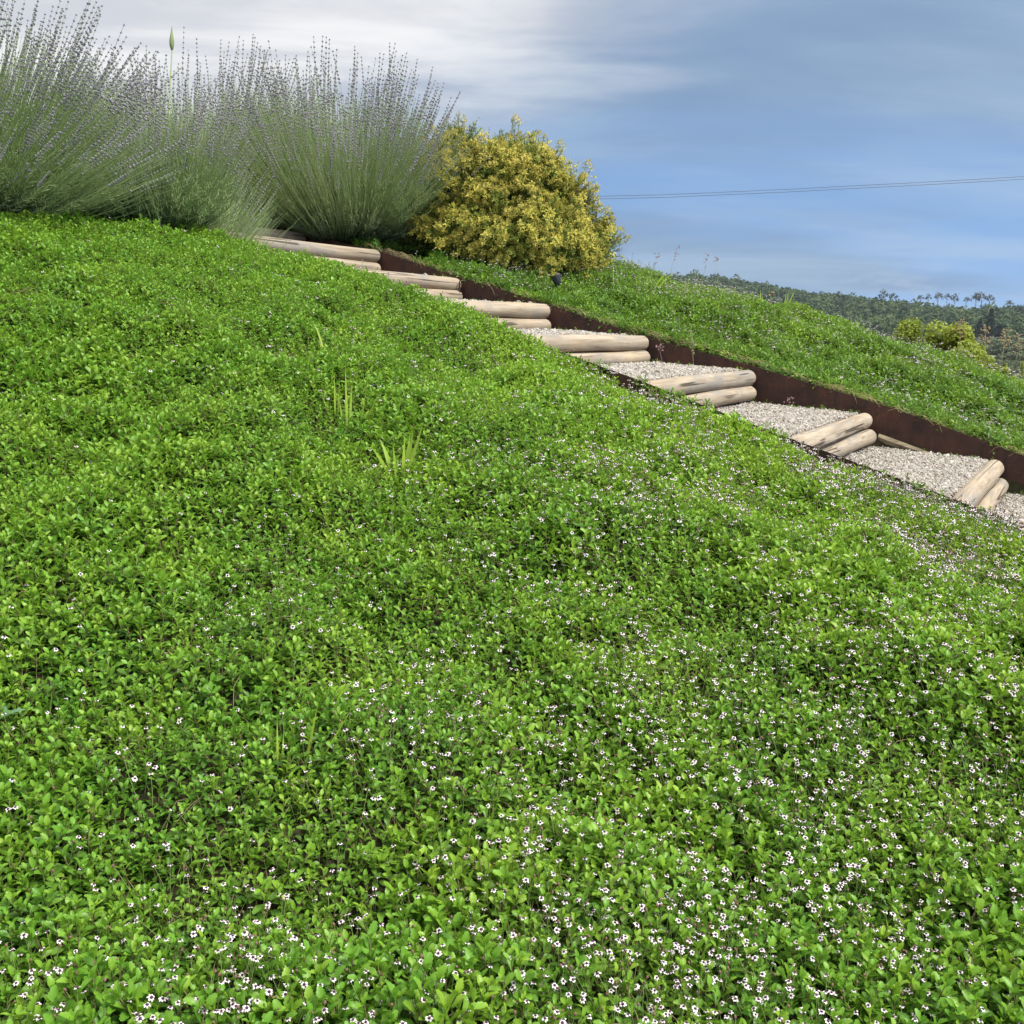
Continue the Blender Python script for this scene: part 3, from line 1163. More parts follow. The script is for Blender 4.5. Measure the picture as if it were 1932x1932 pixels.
# ------------------------------------------------------------------ lavender
def lav_stalk(seed, spike=True):
    """unit-length stalk: leaves the bush outwards (+x) and bends upright"""
    random.seed(seed)
    mb = MB()
    bend = random.uniform(.12, .40)
    wob = random.uniform(-.07, .07)
    sl = random.uniform(.17, .26)

    def P(f):
        return Vector((bend * (f - .55 * f * f) * 1.3, wob * math.sin(f * 3.4), f))
    fs = [0, .15, .3, .45, .6, .75, .88, 1.0]
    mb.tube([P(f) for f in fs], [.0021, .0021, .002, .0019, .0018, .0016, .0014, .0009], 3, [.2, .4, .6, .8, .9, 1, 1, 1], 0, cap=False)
    if spike:
        nw = random.randint(8, 12)
        gap = random.random() < .6
        for k in range(nw):
            f = 1 - sl + sl * k / (nw - 1)
            if gap and k == 0:
                f -= random.uniform(.03, .07)
            r = .0102 * (1 - .45 * k / nw) * random.uniform(.85, 1.15)
            c = P(f)
            # a whorl: short buds round the stem
            nb = 5
            a0 = random.uniform(0, 6)
            for b in range(nb):
                a = a0 + 2 * PI * b / nb
                q = r * .55
                cc = (c.x + math.cos(a) * r * .55, c.y + math.sin(a) * r * .55, c.z + random.uniform(-.002, .002))
                vs = [(cc[0] + v[0] * q * .8, cc[1] + v[1] * q * .8, cc[2] + v[2] * q * 1.15) for v in OCT[0]]
                mb.add(vs, OCT[1], .5, 1)
    else:
        for k in range(4):
            f = random.uniform(.25, .7)
            c = P(f)
            az = random.uniform(0, 6.28)
            for sg in (0, PI):
                leaf(mb, c, az + sg, R(55), random.uniform(.03, .05), .004, .6, .2, .2, 0, [(0, .6), (.4, 1), (.8, .7)], False)
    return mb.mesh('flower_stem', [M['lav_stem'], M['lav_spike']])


def lav_shoot(seed):
    random.seed(seed)
    mb = MB()
    pts = [Vector((0, 0, 0)), Vector((.02, 0, .12)), Vector((.05, 0, .25)), Vector((.06, 0, .36))]
    mb.tube(pts, [.003, .0025, .002, .001], 3, .2, 0, cap=False)
    for k in range(26):
        f = random.uniform(.12, 1)
        c = pts[0].lerp(pts[3], f) + Vector((0, 0, 0))
        leaf(mb, c, random.uniform(0, 6.28), R(random.uniform(25, 70)), random.uniform(.03, .055), random.uniform(.003, .005),
             f * .8, .2, random.uniform(-.2, .3), 0, [(0, .6), (.4, 1), (.8, .7)], False)
    return mb.mesh('shoot', [M['lav_leaf']])


def dir_rot(dx, dy, dz):
    """euler so that local z points along d, local x tilts outwards"""
    ph = np.arctan2(dy, dx)
    th = np.arctan2(np.hypot(dx, dy), dz)
    return np.stack([np.zeros_like(ph), th, ph], 1)


def build_lavender():
    st = [lav_stalk(400 + i) for i in range(12)]
    sg = source_group('lavender_flower_stems', st)
    bg = source_group('lavender_bare_stems', [lav_stalk(430 + i, False) for i in range(6)])
    hg = source_group('lavender_shoots', [lav_shoot(450 + i) for i in range(5)])
    # px, D, core radius, stem length, max tilt deg, lean (x, y), flower stems, bare stems, shoots, label
    B = [(-40, 7.1, .34, 1.44, 60, (.34, .02), 980, 3800, 1300, 'dark green lavender bush at the left edge, its spikes leaning right'),
         (285, 7.8, .28, 1.12, 42, (-.02, -.08), 500, 3600, 1000, 'pale front lavender bush fanning low over the top of the stairs'),
         (648, 10.3, .36, 1.62, 46, (.0, -.03), 960, 4600, 1500, 'tall lavender bush right behind the steel edging, beside the golden shrub'),
         (365, 10.8, .62, 1.66, 44, (.0, .0), 980, 3600, 900, 'rear lavender bush with spikes against the white cloud'),
         (812, 11.2, .30, 1.28, 36, (.02, .0), 240, 900, 360, 'small lavender bush half hidden behind the golden shrub')]
    for (px, D, rc, H, tmax, lean, nf, nb, ns, lab) in B:
        c = on_ground(px, D)
        root = empty('lavender_bush', c, lab, 'lavender', 'lavender bushes on top of the slope')

        def rays(n, tm, pw):
            th = np.radians(tm) * rng.random(n) ** pw
            ph = rng.uniform(0, 2 * PI, n)
            dx, dy, dz = np.sin(th) * np.cos(ph) + lean[0], np.sin(th) * np.sin(ph) + lean[1], np.cos(th)
            dx, dy = dx + rng.normal(0, .11, n), dy + rng.normal(0, .11, n)
            rr = rc * np.sqrt(rng.random(n)) * .6 + rc * .55 * (th / np.radians(tm))
            bx, by = rr * np.cos(ph), rr * np.sin(ph)
            bz = np.array([gz(c.x + a, c.y + b, False) - c.z for a, b in zip(bx, by)])
            return np.stack([bx, by, np.clip(bz, -.4, .4) - .02], 1), dx, dy, dz, th
        p, dx, dy, dz, th = rays(ns, tmax + 18, .7)
        scatter('foliage', hg, p, dir_rot(dx, dy, dz), rng.uniform(.75, 1.25, ns) * (H / 1.25) ** .5, rng.integers(0, 5, ns), None, root)
        p, dx, dy, dz, th = rays(nb, tmax + 5, .6)
        L = H * (.50 + .36 * rng.random(nb))
        scatter('bare_stems', bg, p, dir_rot(dx, dy, dz), np.stack([L * 0 + 1, L * 0 + 1, L], 1), rng.integers(0, 6, nb), None, root)
        p, dx, dy, dz, th = rays(nf, tmax, .62)
        L = H * (1.04 - .22 * (th / np.radians(tmax)) ** 2) * rng.uniform(.68, 1.06, nf)
        rot = dir_rot(dx, dy, dz)
        sc = np.stack([.5 + .5 * L, .5 + .5 * L, L], 1)
        idx = rng.integers(0, 12, nf)
        # the stems whose spikes stand clearest (towards the camera and the top) are parts of their own
        ex = p + np.stack([dx, dy, dz], 1) * L[:, None]
        order = np.argsort(ex[:, 1] - 1.2 * ex[:, 2])
        k = min(300, nf)
        for i in order[:k]:
            o = bpy.data.objects.new('flower_stem', st[idx[i]])
            o.location = p[i]
            o.rotation_euler = rot[i]
            o.scale = sc[i]
            link(o, root)
        r = order[k:]
        if len(r):
            scatter('flower_stems', sg, p[r], rot[r], sc[r], idx[r], None, root)


# ------------------------------------------------------------------ golden shrub
def gold_spray(seed, headed=True):
    random.seed(seed)
    mb = MB()
    H = random.uniform(.13, .18)
    tw = []
    for b in range(4 if headed else 5):
        a = random.uniform(0, 6.28)
        sp_ = random.uniform(.1, .5)
        tip = Vector((math.cos(a) * H * sp_, math.sin(a) * H * sp_, H * random.uniform(.7, 1.05)))
        mb.tube([(0, 0, -.03), tip * .5 + Vector((0, 0, .01)), tip], [.002, .0015, .001], 3, .1, 0, cap=False)
        for k in range(13):
            f = random.uniform(.15, 1.0)
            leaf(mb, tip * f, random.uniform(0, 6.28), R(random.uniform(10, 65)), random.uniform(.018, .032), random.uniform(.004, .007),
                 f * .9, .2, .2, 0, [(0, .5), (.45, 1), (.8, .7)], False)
        tw.append(tip)
    if headed:
        for tip in tw:
            for h in range(random.randint(2, 4)):
                c = tip + Vector((random.uniform(-.018, .018), random.uniform(-.018, .018), random.uniform(-.035, .012)))
                ag = random.random()
                for k in range(11):
                    d = Vector((random.gauss(0, 1), random.gauss(0, 1), random.gauss(.4, 1))).normalized()
                    q = c + d * .005
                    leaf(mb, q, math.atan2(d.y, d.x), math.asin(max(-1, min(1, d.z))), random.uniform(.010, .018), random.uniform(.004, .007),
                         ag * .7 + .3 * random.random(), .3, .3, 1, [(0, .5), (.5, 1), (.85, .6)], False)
    return mb.mesh('spray', [M['gold_leaf'], M['gold_head']])


def build_golden():
    D = 10.3
    c = on_ground(960, D)
    k = D / 1932 * 1.0
    root = empty('golden_shrub', c, 'rounded golden yellow flowering shrub on the bank beside the lavender', 'shrub')
    z0 = pix(960, 470, D).z - c.z
    # lobes given by where they stand and how big they are (metres, shrub coordinates)
    lob = [(935, 395, 10, 105, 92, 100), (868, 335, 15, 58, 66, 62), (1038, 425, 0, 72, 66, 75), (1105, 460, 25, 40, 26, 36),
           (1005, 330, 10, 62, 54, 66), (955, 448, -35, 118, 54, 90), (836, 405, 0, 48, 62, 56), (880, 272, 15, 28, 42, 30),
           (955, 290, 15, 36, 36, 34), (1040, 478, -45, 56, 34, 54), (1062, 360, 25, 34, 36, 36), (898, 418, -60, 58, 46, 44),
           (985, 400, -70, 56, 50, 40), (925, 340, -50, 46, 42, 40), (1075, 490, -20, 34, 26, 34), (820, 460, 0, 30, 26, 34),
           (1015, 300, 10, 26, 32, 26), (1130, 462, 30, 24, 14, 22), (1118, 440, 20, 26, 16, 24), (1092, 395, 20, 22, 24, 22), (830, 340, 10, 26, 24, 24), (808, 400, 5, 26, 26, 26), (1085, 505, -25, 26, 18, 26)]
    P, DR = [], []
    base_z = pix(960, 630, D).z
    L3 = []
    for (px, py, dy, rx, rz, ry) in lob:
        q = pix(px - 10, 508 - (500 - py) * .90, D)
        L3.append((q.x - c.x, dy * k, q.z - c.z, rx * k * .80, ry * k * .80, rz * k * .82))
    for (x, y, z, rx, ry, rz) in L3:
        A = 4 * PI * ((rx * ry) ** 1.6 + (rx * rz) ** 1.6 + (ry * rz) ** 1.6) ** (1 / 1.6) / 3 ** (1 / 1.6)
        n = int(A * 760)
        u = rng.normal(0, 1, (n, 3))
        u /= np.linalg.norm(u, axis=1)[:, None]
        rad = .62 + .36 * rng.random(n) ** .6
        rad *= 1 + .42 * np.array([mnoise.noise(Vector(q * 2.3) + Vector((x * 3, z * 3, 0))) for q in u])
        P.append(np.array([x, y, z]) + u * np.array([rx, ry, rz]) * rad[:, None])
        DR.append(u + np.array([0, 0, .55]) + rng.normal(0, .28, (n, 3)))
    P, DR = np.concatenate(P), np.concatenate(DR)
    # drop points deep inside another lobe and those below ground
    depth = np.full(len(P), 9.0)
    for (x, y, z, rx, ry, rz) in L3:
        q = (P - np.array([x, y, z])) / np.array([rx, ry, rz])
        depth = np.minimum(depth, np.linalg.norm(q, axis=1))
    ok = (depth > .58)
    gg = np.array([gz(c.x + a, c.y + b, False) - c.z for a, b in P[:, :2]])
    ok &= P[:, 2] > gg + .05
    P, DR, depth = P[ok], DR[ok], depth[ok]
    n = len(P)
    ng = source_group('golden_sprays', [gold_spray(500 + i) for i in range(6)] + [gold_spray(520 + i, False) for i in range(3)])
    out = np.clip((depth - .62) / .3, 0, 1)
    patch = np.array([mnoise.noise(Vector(q) * 4.5) for q in P])
    headed = rng.random(n) < np.clip(-.06 + .78 * out + 1.6 * patch, .03, .97)
    idx = np.where(headed, rng.integers(0, 6, n), rng.integers(6, 9, n))
    far_out = (rng.random(n) < .16) & (out > .45)
    scatter('foliage', ng, P, dir_rot(DR[:, 0], DR[:, 1], DR[:, 2]), rng.uniform(.8, 1.25, n) * np.where(far_out, 1.7, 1), idx, None, root)
    print('golden sprays', n)
    # woody framework
    mb = MB()
    for q in range(26):
        x, y, z, rx, ry, rz = L3[q % len(L3)]
        tip = Vector((x + rng.uniform(-.5, .5) * rx, y + rng.uniform(-.5, .5) * ry, z + rng.uniform(-.2, .6) * rz))
        b = Vector((rng.uniform(-.15, .15), rng.uniform(-.12, .12), -.05))
        mid = b.lerp(tip, .5) + Vector((rng.uniform(-.08, .08), rng.uniform(-.08, .08), rng.uniform(0, .1)))
        mb.tube([b, b.lerp(mid, .6), mid, tip], [.02, .016, .012, .004], 5)
    mb.build('branches', M['bark'], root)
    # long new shoots standing above the crown
    for (px, py, hgt, lean) in ((975, 222, .30, .05), (1037, 272, .26, .12), (870, 232, .20, -.05), (950, 242, .18, .0), (1085, 335, .16, .2),
                                (905, 240, .16, .03), (1112, 405, .14, .25), (1143, 432, .14, .3), (818, 300, .2, -.1)):
        tip = pix(px - 8, py + 4, D) - c
        tip.y += .05
        base = tip + Vector((-lean * hgt, 0, -hgt))
        mb = MB()
        mb.tube([base, base.lerp(tip, .5), tip], [.004, .003, .0015], 4, .2)
        for q in range(34):
            f = rng.uniform(.05, 1)
            leaf(mb, base.lerp(tip, f), rng.uniform(0, 6.28), R(rng.uniform(25, 60)), rng.uniform(.03, .055) * (1.1 - .4 * f), .008, f, .2, .2, 0,
                 [(0, .5), (.45, 1), (.8, .7)], False)
        mb.build('shoot', [M['gold_leaf']], root)


# ------------------------------------------------------------------ small things: lamp, tall bud, weeds
def build_lamp():
    c = on_ground(1049, 9.35)
    root = empty('garden_spotlight', c, 'small dark garden spotlight on a stake in front of the golden shrub', 'garden light')
    top = pix(1049, 519, 9.35) - c
    h = top.z
    mb = MB()
    mb.tube([(0, 0, -.15), (0, 0, h - .07)], [.009, .011], 8)
    mb.tube([(0, 0, h - .085), (0, 0, h - .05)], [.018, .022], 8)
    mb.build('stake', M['plastic'], root)
    mb = MB()
    hd = Matrix.Rotation(R(-16), 3, 'Y')
    prof = [(-.062, .018), (-.055, .028), (-.03, .036), (.0, .043), (.026, .047), (.030, .047), (.030, .041), (.022, .040)]
    n = 14
    vs, fs = [], []
    for z, r in prof:
        for k in range(n):
            a = 2 * PI * k / n
            vs.append(hd @ Vector((r * math.cos(a), r * math.sin(a), z)) + Vector((0, 0, h - .03)))
    for i in range(len(prof) - 1):
        for k in range(n):
            k2 = (k + 1) % n
            fs.append((i * n + k, i * n + k2, (i + 1) * n + k2, (i + 1) * n + k))
    fs.append(tuple(reversed(range(n))))
    mb.add(vs, fs)
    mb.build('lamp_head', M['plastic'], root)
    mb = MB()
    mb.add([hd @ Vector((.040 * math.cos(2 * PI * k / n), .040 * math.sin(2 * PI * k / n), .022)) + Vector((0, 0, h - .03)) for k in range(n)], [tuple(range(n))])
    mb.build('lens', M['lens'], root)


def build_tall_bud():
    D = 9.8
    c = on_ground(318, D)
    tip = pix(322, 48, D) - c
    root = empty('tall_flower_bud', c, 'single closed pointed flower bud on a tall bare stalk above the lavender', 'flower')
    mb = MB()
    base = Vector((0, 0, -.05))
    stop = Vector((tip.x, 0, tip.z - .21))
    mb.tube([base, base.lerp(stop, .4) + Vector((-.02, 0, 0)), stop], [.008, .007, .006], 6)
    mb.build('stalk', M['bud_green'], root)
    mb = MB()
    d = Vector((tip.x, 0, tip.z)) - stop
    prof = [(0, .006), (.06, .013), (.2, .021), (.38, .022), (.55, .016), (.72, .009), (.88, .005), (1, .001)]
    mb.tube([stop + d * f + Vector((.012 * f * f, 0, 0)) for f, r in prof], [r for f, r in prof], 8)
    mb.build('bud', M['bud_green'], root)


def blade(mb, base, tip, w, droop, age=.6, mi=0):
    """narrow folded grass blade arching from base to tip"""
    base, tip = Vector(base), Vector(tip)
    d = tip - base
    side = Vector((d.y, -d.x, 0))
    if side.length < 1e-4:
        side = Vector((1, 0, 0))
    side = (side.normalized() * .4 + Vector((.9, .1, 0))).normalized()
    vs, fs = [], []
    n = 7
    for i in range(n + 1):
        f = i / n
        p = base + d * f + Vector((0, 0, droop * math.sin(f * PI)))
        ww = w * (.55 + .9 * f) if f < .4 else w * max(.02, (1 - f) / .6 * .95)
        vs += [p + side * ww / 2, p + Vector((0, 0, -ww * .18)), p - side * ww / 2]
    for i in range(n):
        a, b = i * 3, i * 3 + 3
        fs += [(a, a + 1, b + 1, b), (a + 1, a + 2, b + 2, b + 1)]
    mb.add(vs, fs, age, mi)


def grass_tuft(px, py, D, blades, label, mat='grass', group='grass tufts growing through the ground cover', bank=False, w=.006):
    """blades: list of (tip px, tip py, base offset px, droop m)"""
    b = pix(px, py, D)
    gz_ = gz(b.x, b.y)
    c = Vector((b.x, b.y, gz_))
    root = empty('grass_tuft', c, label, 'grass tuft', group)
    k = D / 1932
    for (tx, ty, off, dr) in blades:
        mb = MB()
        tip = pix(tx, ty, D) - c
        tip.y += random.uniform(-.04, .04)
        base = Vector((off * k, random.uniform(-.015, .015), -.01))
        blade(mb, base, tip, w * random.uniform(.8, 1.25), dr, random.uniform(.45, 1))
        mb.build('blade', [M[mat]], root)


def depth_at(px, py, lo=.8, hi=13):
    """forward distance at which the view ray through a pixel meets the ground"""
    prev = None
    for D in np.arange(lo, hi, .02):
        p = pix(px, py, D)
        if gz(p.x, p.y) + .05 > p.z:
            return float(D)
    return hi


def seed_weed(base_px, base_py, D, top_px, top_py, label, head='plume', mat='seed', size=1.0, stem='straw', group='seeding weeds among the ground cover', seed=0):
    rnd = random.Random(seed + int(top_px))
    b = pix(base_px, base_py, D)
    c = Vector((b.x, b.y, gz(b.x, b.y)))
    root = empty('seeding_weed', c, label, 'weed', group)
    tip = pix(top_px, top_py, D) - c
    mb = MB()
    mid = tip * .55 + Vector((rnd.uniform(-.02, .02), 0, .01))
    mb.tube([(0, 0, -.02), mid, tip], [.0022 * size, .0018 * size, .001 * size], 4, .5)
    if head == 'fork':
        for q in range(9):
            f = .45 + .5 * q / 9
            a = (q % 2) * PI + rnd.uniform(-.6, .6)
            p0 = tip * f
            L = tip.length * (.30 - .17 * f) * 1.25
            p1 = p0 + Vector((math.cos(a) * L * .8, math.sin(a) * L * .3, L))
            mb.tube([p0, p0.lerp(p1, .5) + Vector((0, 0, -.01)), p1], [.0014, .0012, .0008], 3, .5)
    mb.build('stem', [M[stem]], root)
    if head != 'fork':
        mb = MB()
        n = 26 if head == 'plume' else 12
        span = {'plume': .30, 'spike': .35, 'ball': .12}[head]
        for q in range(n):
            f = 1 - span * rnd.random()
            p0 = tip * f
            a = rnd.uniform(0, 6.28)
            L = size * rnd.uniform(.012, .05) * (1.15 - .3 * (f - 1 + span) / span)
            if head == 'ball':
                L *= .8
            p1 = p0 + Vector((math.cos(a) * L, math.sin(a) * L, L * rnd.uniform(-.35, .75)))
            mb.tube([p0, p1], [.0007, .0007], 3, .5)
            for e in range(3):
                cc = p0.lerp(p1, rnd.uniform(.5, 1.1))
                r = .0042 * size * rnd.uniform(.7, 1.3)
                mb.add([(cc.x + v[0] * r, cc.y + v[1] * r, cc.z + v[2] * r * 1.9) for v in OCT[0]], OCT[1], rnd.random(), 0)
        mb.build('seed_head', [M[mat]], root)


def build_weeds():
    D = depth_at(752, 880)
    grass_tuft(752, 880, D, [(800, 795, 12, 0), (772, 820, 10, .0), (762, 822, 8, 0), (742, 838, -4, .0), (700, 838, -14, .01), (714, 830, -10, .02),
                             (822, 872, 4, .03), (778, 812, 14, .0), (790, 850, 10, .02)],
               'large lime green grass tuft standing in the middle of the slope', w=.017)
    D = depth_at(655, 790)
    grass_tuft(655, 790, D, [(652, 690, 0, 0), (661, 728, 6, 0), (694, 728, 22, .0), (718, 738, 26, 0), (640, 745, -6, 0)],
               'thin upright grass blades up the slope from the large tuft', w=.011)
    D = depth_at(600, 760)
    grass_tuft(632, 770, D, [(628, 700, 0, 0), (640, 705, 4, 0), (606, 745, -8, .01)], 'few short pale grass blades left of the upright blades', w=.006)
    D = depth_at(620, 660)
    grass_tuft(620, 665, D, [(590, 605, -4, .03), (633, 628, 8, 0), (600, 640, -8, .01)], 'arched grass blade tuft high on the slope', w=.010)
    D = depth_at(535, 1420)
    grass_tuft(535, 1425, D, [(555, 1398, 0, 0), (530, 1388, -4, 0), (520, 1360, -10, .01), (672, 1322, 60, 0), (598, 1330, 40, .0)],
               'thin yellowish grass blades on the lower slope', w=.007)
    D = depth_at(15, 1365)
    b = pix(4, 1380, D)
    c = Vector((b.x, b.y, gz(b.x, b.y)))
    root = empty('broadleaf_weed', c, 'bluish green broad leaf weed cut by the left edge of the photo', 'weed')
    for a, L in ((.2, .065), (1.9, .055), (3.6, .06), (5.0, .05)):
        mb = MB()
        leaf(mb, (0, 0, .05), a, .7, L, L * .5, .8, .25, .7, 0, [(0, .2), (.2, .6), (.45, 1), (.7, .85), (.9, .4)], False)
        mb.build('leaf', [M['weed_leaf']], root)
    # tufts on the far bank against the sky
    G = 'grass tufts on the bank crest'
    D = 9.9
    grass_tuft(1215, 535, D, [(1212, 500, -14, 0), (1236, 498, 0, 0), (1228, 512, -4, 0), (1268, 502, 10, .02), (1280, 508, 14, .03), (1256, 516, 8, 0), (1200, 520, -14, 0)],
               'green grass tuft on the bank crest right of the golden shrub', group=G, w=.016)
    grass_tuft(1160, 530, 9.8, [(1156, 488, -2, 0), (1166, 512, 4, 0)], 'single tall grass blade beside the golden shrub foot', group=G, w=.010)
    grass_tuft(1290, 540, 9.9, [(1302, 512, 4, 0), (1296, 520, 0, 0), (1316, 524, 10, .01)], 'short grass blades on the crest just right of the tuft', group=G, w=.012)
    grass_tuft(1478, 580, 10.2, [(1502, 540, 4, 0), (1490, 545, 2, 0), (1498, 562, 8, .0), (1484, 552, 0, 0)], 'bright grass tuft leaning right on the crest before the forest', group=G, w=.016)
    grass_tuft(1434, 575, 10.0, [(1436, 545, 0, .03), (1440, 556, 3, .02)], 'hooked grass blade on the crest left of the leaning tuft', group=G, w=.010)
    # seeding weeds
    seed_weed(1166, 502, 10.4, 1168, 450, 'bare forked weed skeleton against the sky beside the golden shrub', 'fork', stem='purple_seed', seed=1)
    for (bx, by, tx, ty, lab, hd) in ((1320, 517, 1335, 478, 'faint leaning seed stem against the sky, second from the shrub', 'spike'),
                                      (1348, 520, 1352, 485, 'tallest faint seed head against the sky above the forest', 'ball'),
                                      (1262, 505, 1280, 462, 'faint slanting seed stem above the crest grass tuft', 'spike'),
                                      (1238, 503, 1240, 478, 'short faint seed stem above the crest grass tuft', 'spike')):
        seed_weed(bx, by, 10.8, tx, ty, lab, hd, 'purple_seed', .8, 'straw', seed=2)
    seed_weed(1452, 570, 10.0, 1456, 552, 'small leafy yellow weed head on the crest beside the hooked blade', 'ball', 'seed', 1.2, 'grass', seed=3)
    D8 = 7.9
    seed_weed(1303, 690, D8, 1306, 625, 'tall pale green seeding grass stem in the gravel before the steel', 'plume', 'bud_green', .8, 'straw', seed=4)
    seed_weed(1262, 688, D8, 1242, 652, 'rusty brown nodding seed head before the steel edging', 'ball', 'purple_seed', 1.0, 'purple_seed', seed=5)
    seed_weed(1498, 765, 7.6, 1486, 752, 'drooping purple seed head lying over the gravel by the steel', 'ball', 'purple_seed', 1.1, 'purple_seed', seed=6)
    for (bx, by, tx, ty, lab, sz) in ((1806, 690, 1812, 602, 'small dry seed head rising above the yellow green bushes', 1.2),
                                      (1856, 712, 1860, 612, 'bushy dry seed head in front of the dark conifer', 1.5),
                                      (1890, 722, 1898, 622, 'loose dry seed head right of the dark conifer', 1.5),
                                      (1925, 735, 1922, 632, 'dry seed head nearest the right edge', 1.3)):
        seed_weed(bx, by, 10.4, tx, ty, lab, 'plume', 'seed', sz, 'straw', group='dry seed heads on the bank crest', seed=7)
    D = 6.9
    seed_weed(8, 440, D, 10, 392, 'brown dry flower head at the left edge before the dark lavender', 'spike', 'seed', 1.1, 'straw', seed=8)


# ------------------------------------------------------------------ far things: bushes, trees, forest, wires
def crown_mesh(name, seed, rx, rz, n, size, mat, trunk=0.0, lumpy=.35, shape='round', core=True):
    """leaf clumps spread through the crown's volume around a dark inner body"""
    random.seed(seed)
    r = np.random.default_rng(seed)
    mb = MB()
    ph = r.uniform(0, 100)
    lob = [(r.normal(0, .38, 3), r.uniform(.45, .75)) for _ in range(7)]
    k = 0
    while k < n:
        c, q = lob[r.integers(0, len(lob))]
        u = r.normal(0, 1, 3)
        u /= np.linalg.norm(u)
        p = c + u * q * r.uniform(.65, 1.05)
        if shape == 'cone':
            h = r.random() ** 1.4
            an = r.uniform(0, 6.28)
            rr = (1 - h) * r.uniform(.55, 1.05) * (1 + .25 * math.sin(h * 40))
            p = np.array([rr * math.cos(an), rr * math.sin(an), h * 2 - 1])
        p = p * np.array([rx, rx, rz])
        nr = (p / np.array([rx, rx, rz]) * .6 + r.normal(0, .5, 3) + np.array([0, 0, .35]))
        nr /= np.linalg.norm(nr)
        nv = Vector(nr)
        e1 = nv.orthogonal().normalized()
        e2 = nv.cross(e1)
        s = size * r.uniform(.6, 1.4)
        a = r.uniform(0, 6.28)
        e1, e2 = e1 * math.cos(a) + e2 * math.sin(a), e2 * math.cos(a) - e1 * math.sin(a)
        P = Vector(p) + Vector((0, 0, trunk + rz))
        m = 5
        vs = [P + (e1 * math.cos(2 * PI * j / m) + e2 * math.sin(2 * PI * j / m)) * s * r.uniform(.6, 1.2) - nv * s * .25 for j in range(m)] + [P]
        mb.add(vs, [(j, (j + 1) % m, m) for j in range(m)], float(np.clip(.5 + .5 * p[2] / rz, 0, 1)), 0)
        k += 1
    if core:
        for c, q in lob[:4]:
            if shape == 'round':
                mb.blob((c[0] * rx * .8, c[1] * rx * .8, trunk + rz + c[2] * rz * .8), q * .72 * min(rx, rz), 0, .12, .1, rz / rx if rz < rx else 1, 1)
    return mb.mesh(name, [mat])


def trunk_mesh(H, r, seed, limbs=5, spread=2.0):
    rnd = random.Random(seed)
    mb = MB()
    top = Vector((rnd.uniform(-.3, .3), 0, H))
    mb.tube([(0, 0, -.5), top * .5 + Vector((rnd.uniform(-.2, .2), 0, 0)), top], [r, r * .8, r * .5], 6)
    for k in range(limbs):
        a = rnd.uniform(0, 6.28)
        p0 = top * rnd.uniform(.7, 1)
        p1 = p0 + Vector((math.cos(a) * spread * rnd.uniform(.5, 1), math.sin(a) * spread, spread * rnd.uniform(.5, 1.2)))
        mb.tube([p0, p0.lerp(p1, .5) + Vector((0, 0, -.1)), p1], [r * .45, r * .3, r * .12], 5)
    return mb.mesh('trunk', [M['bark']])


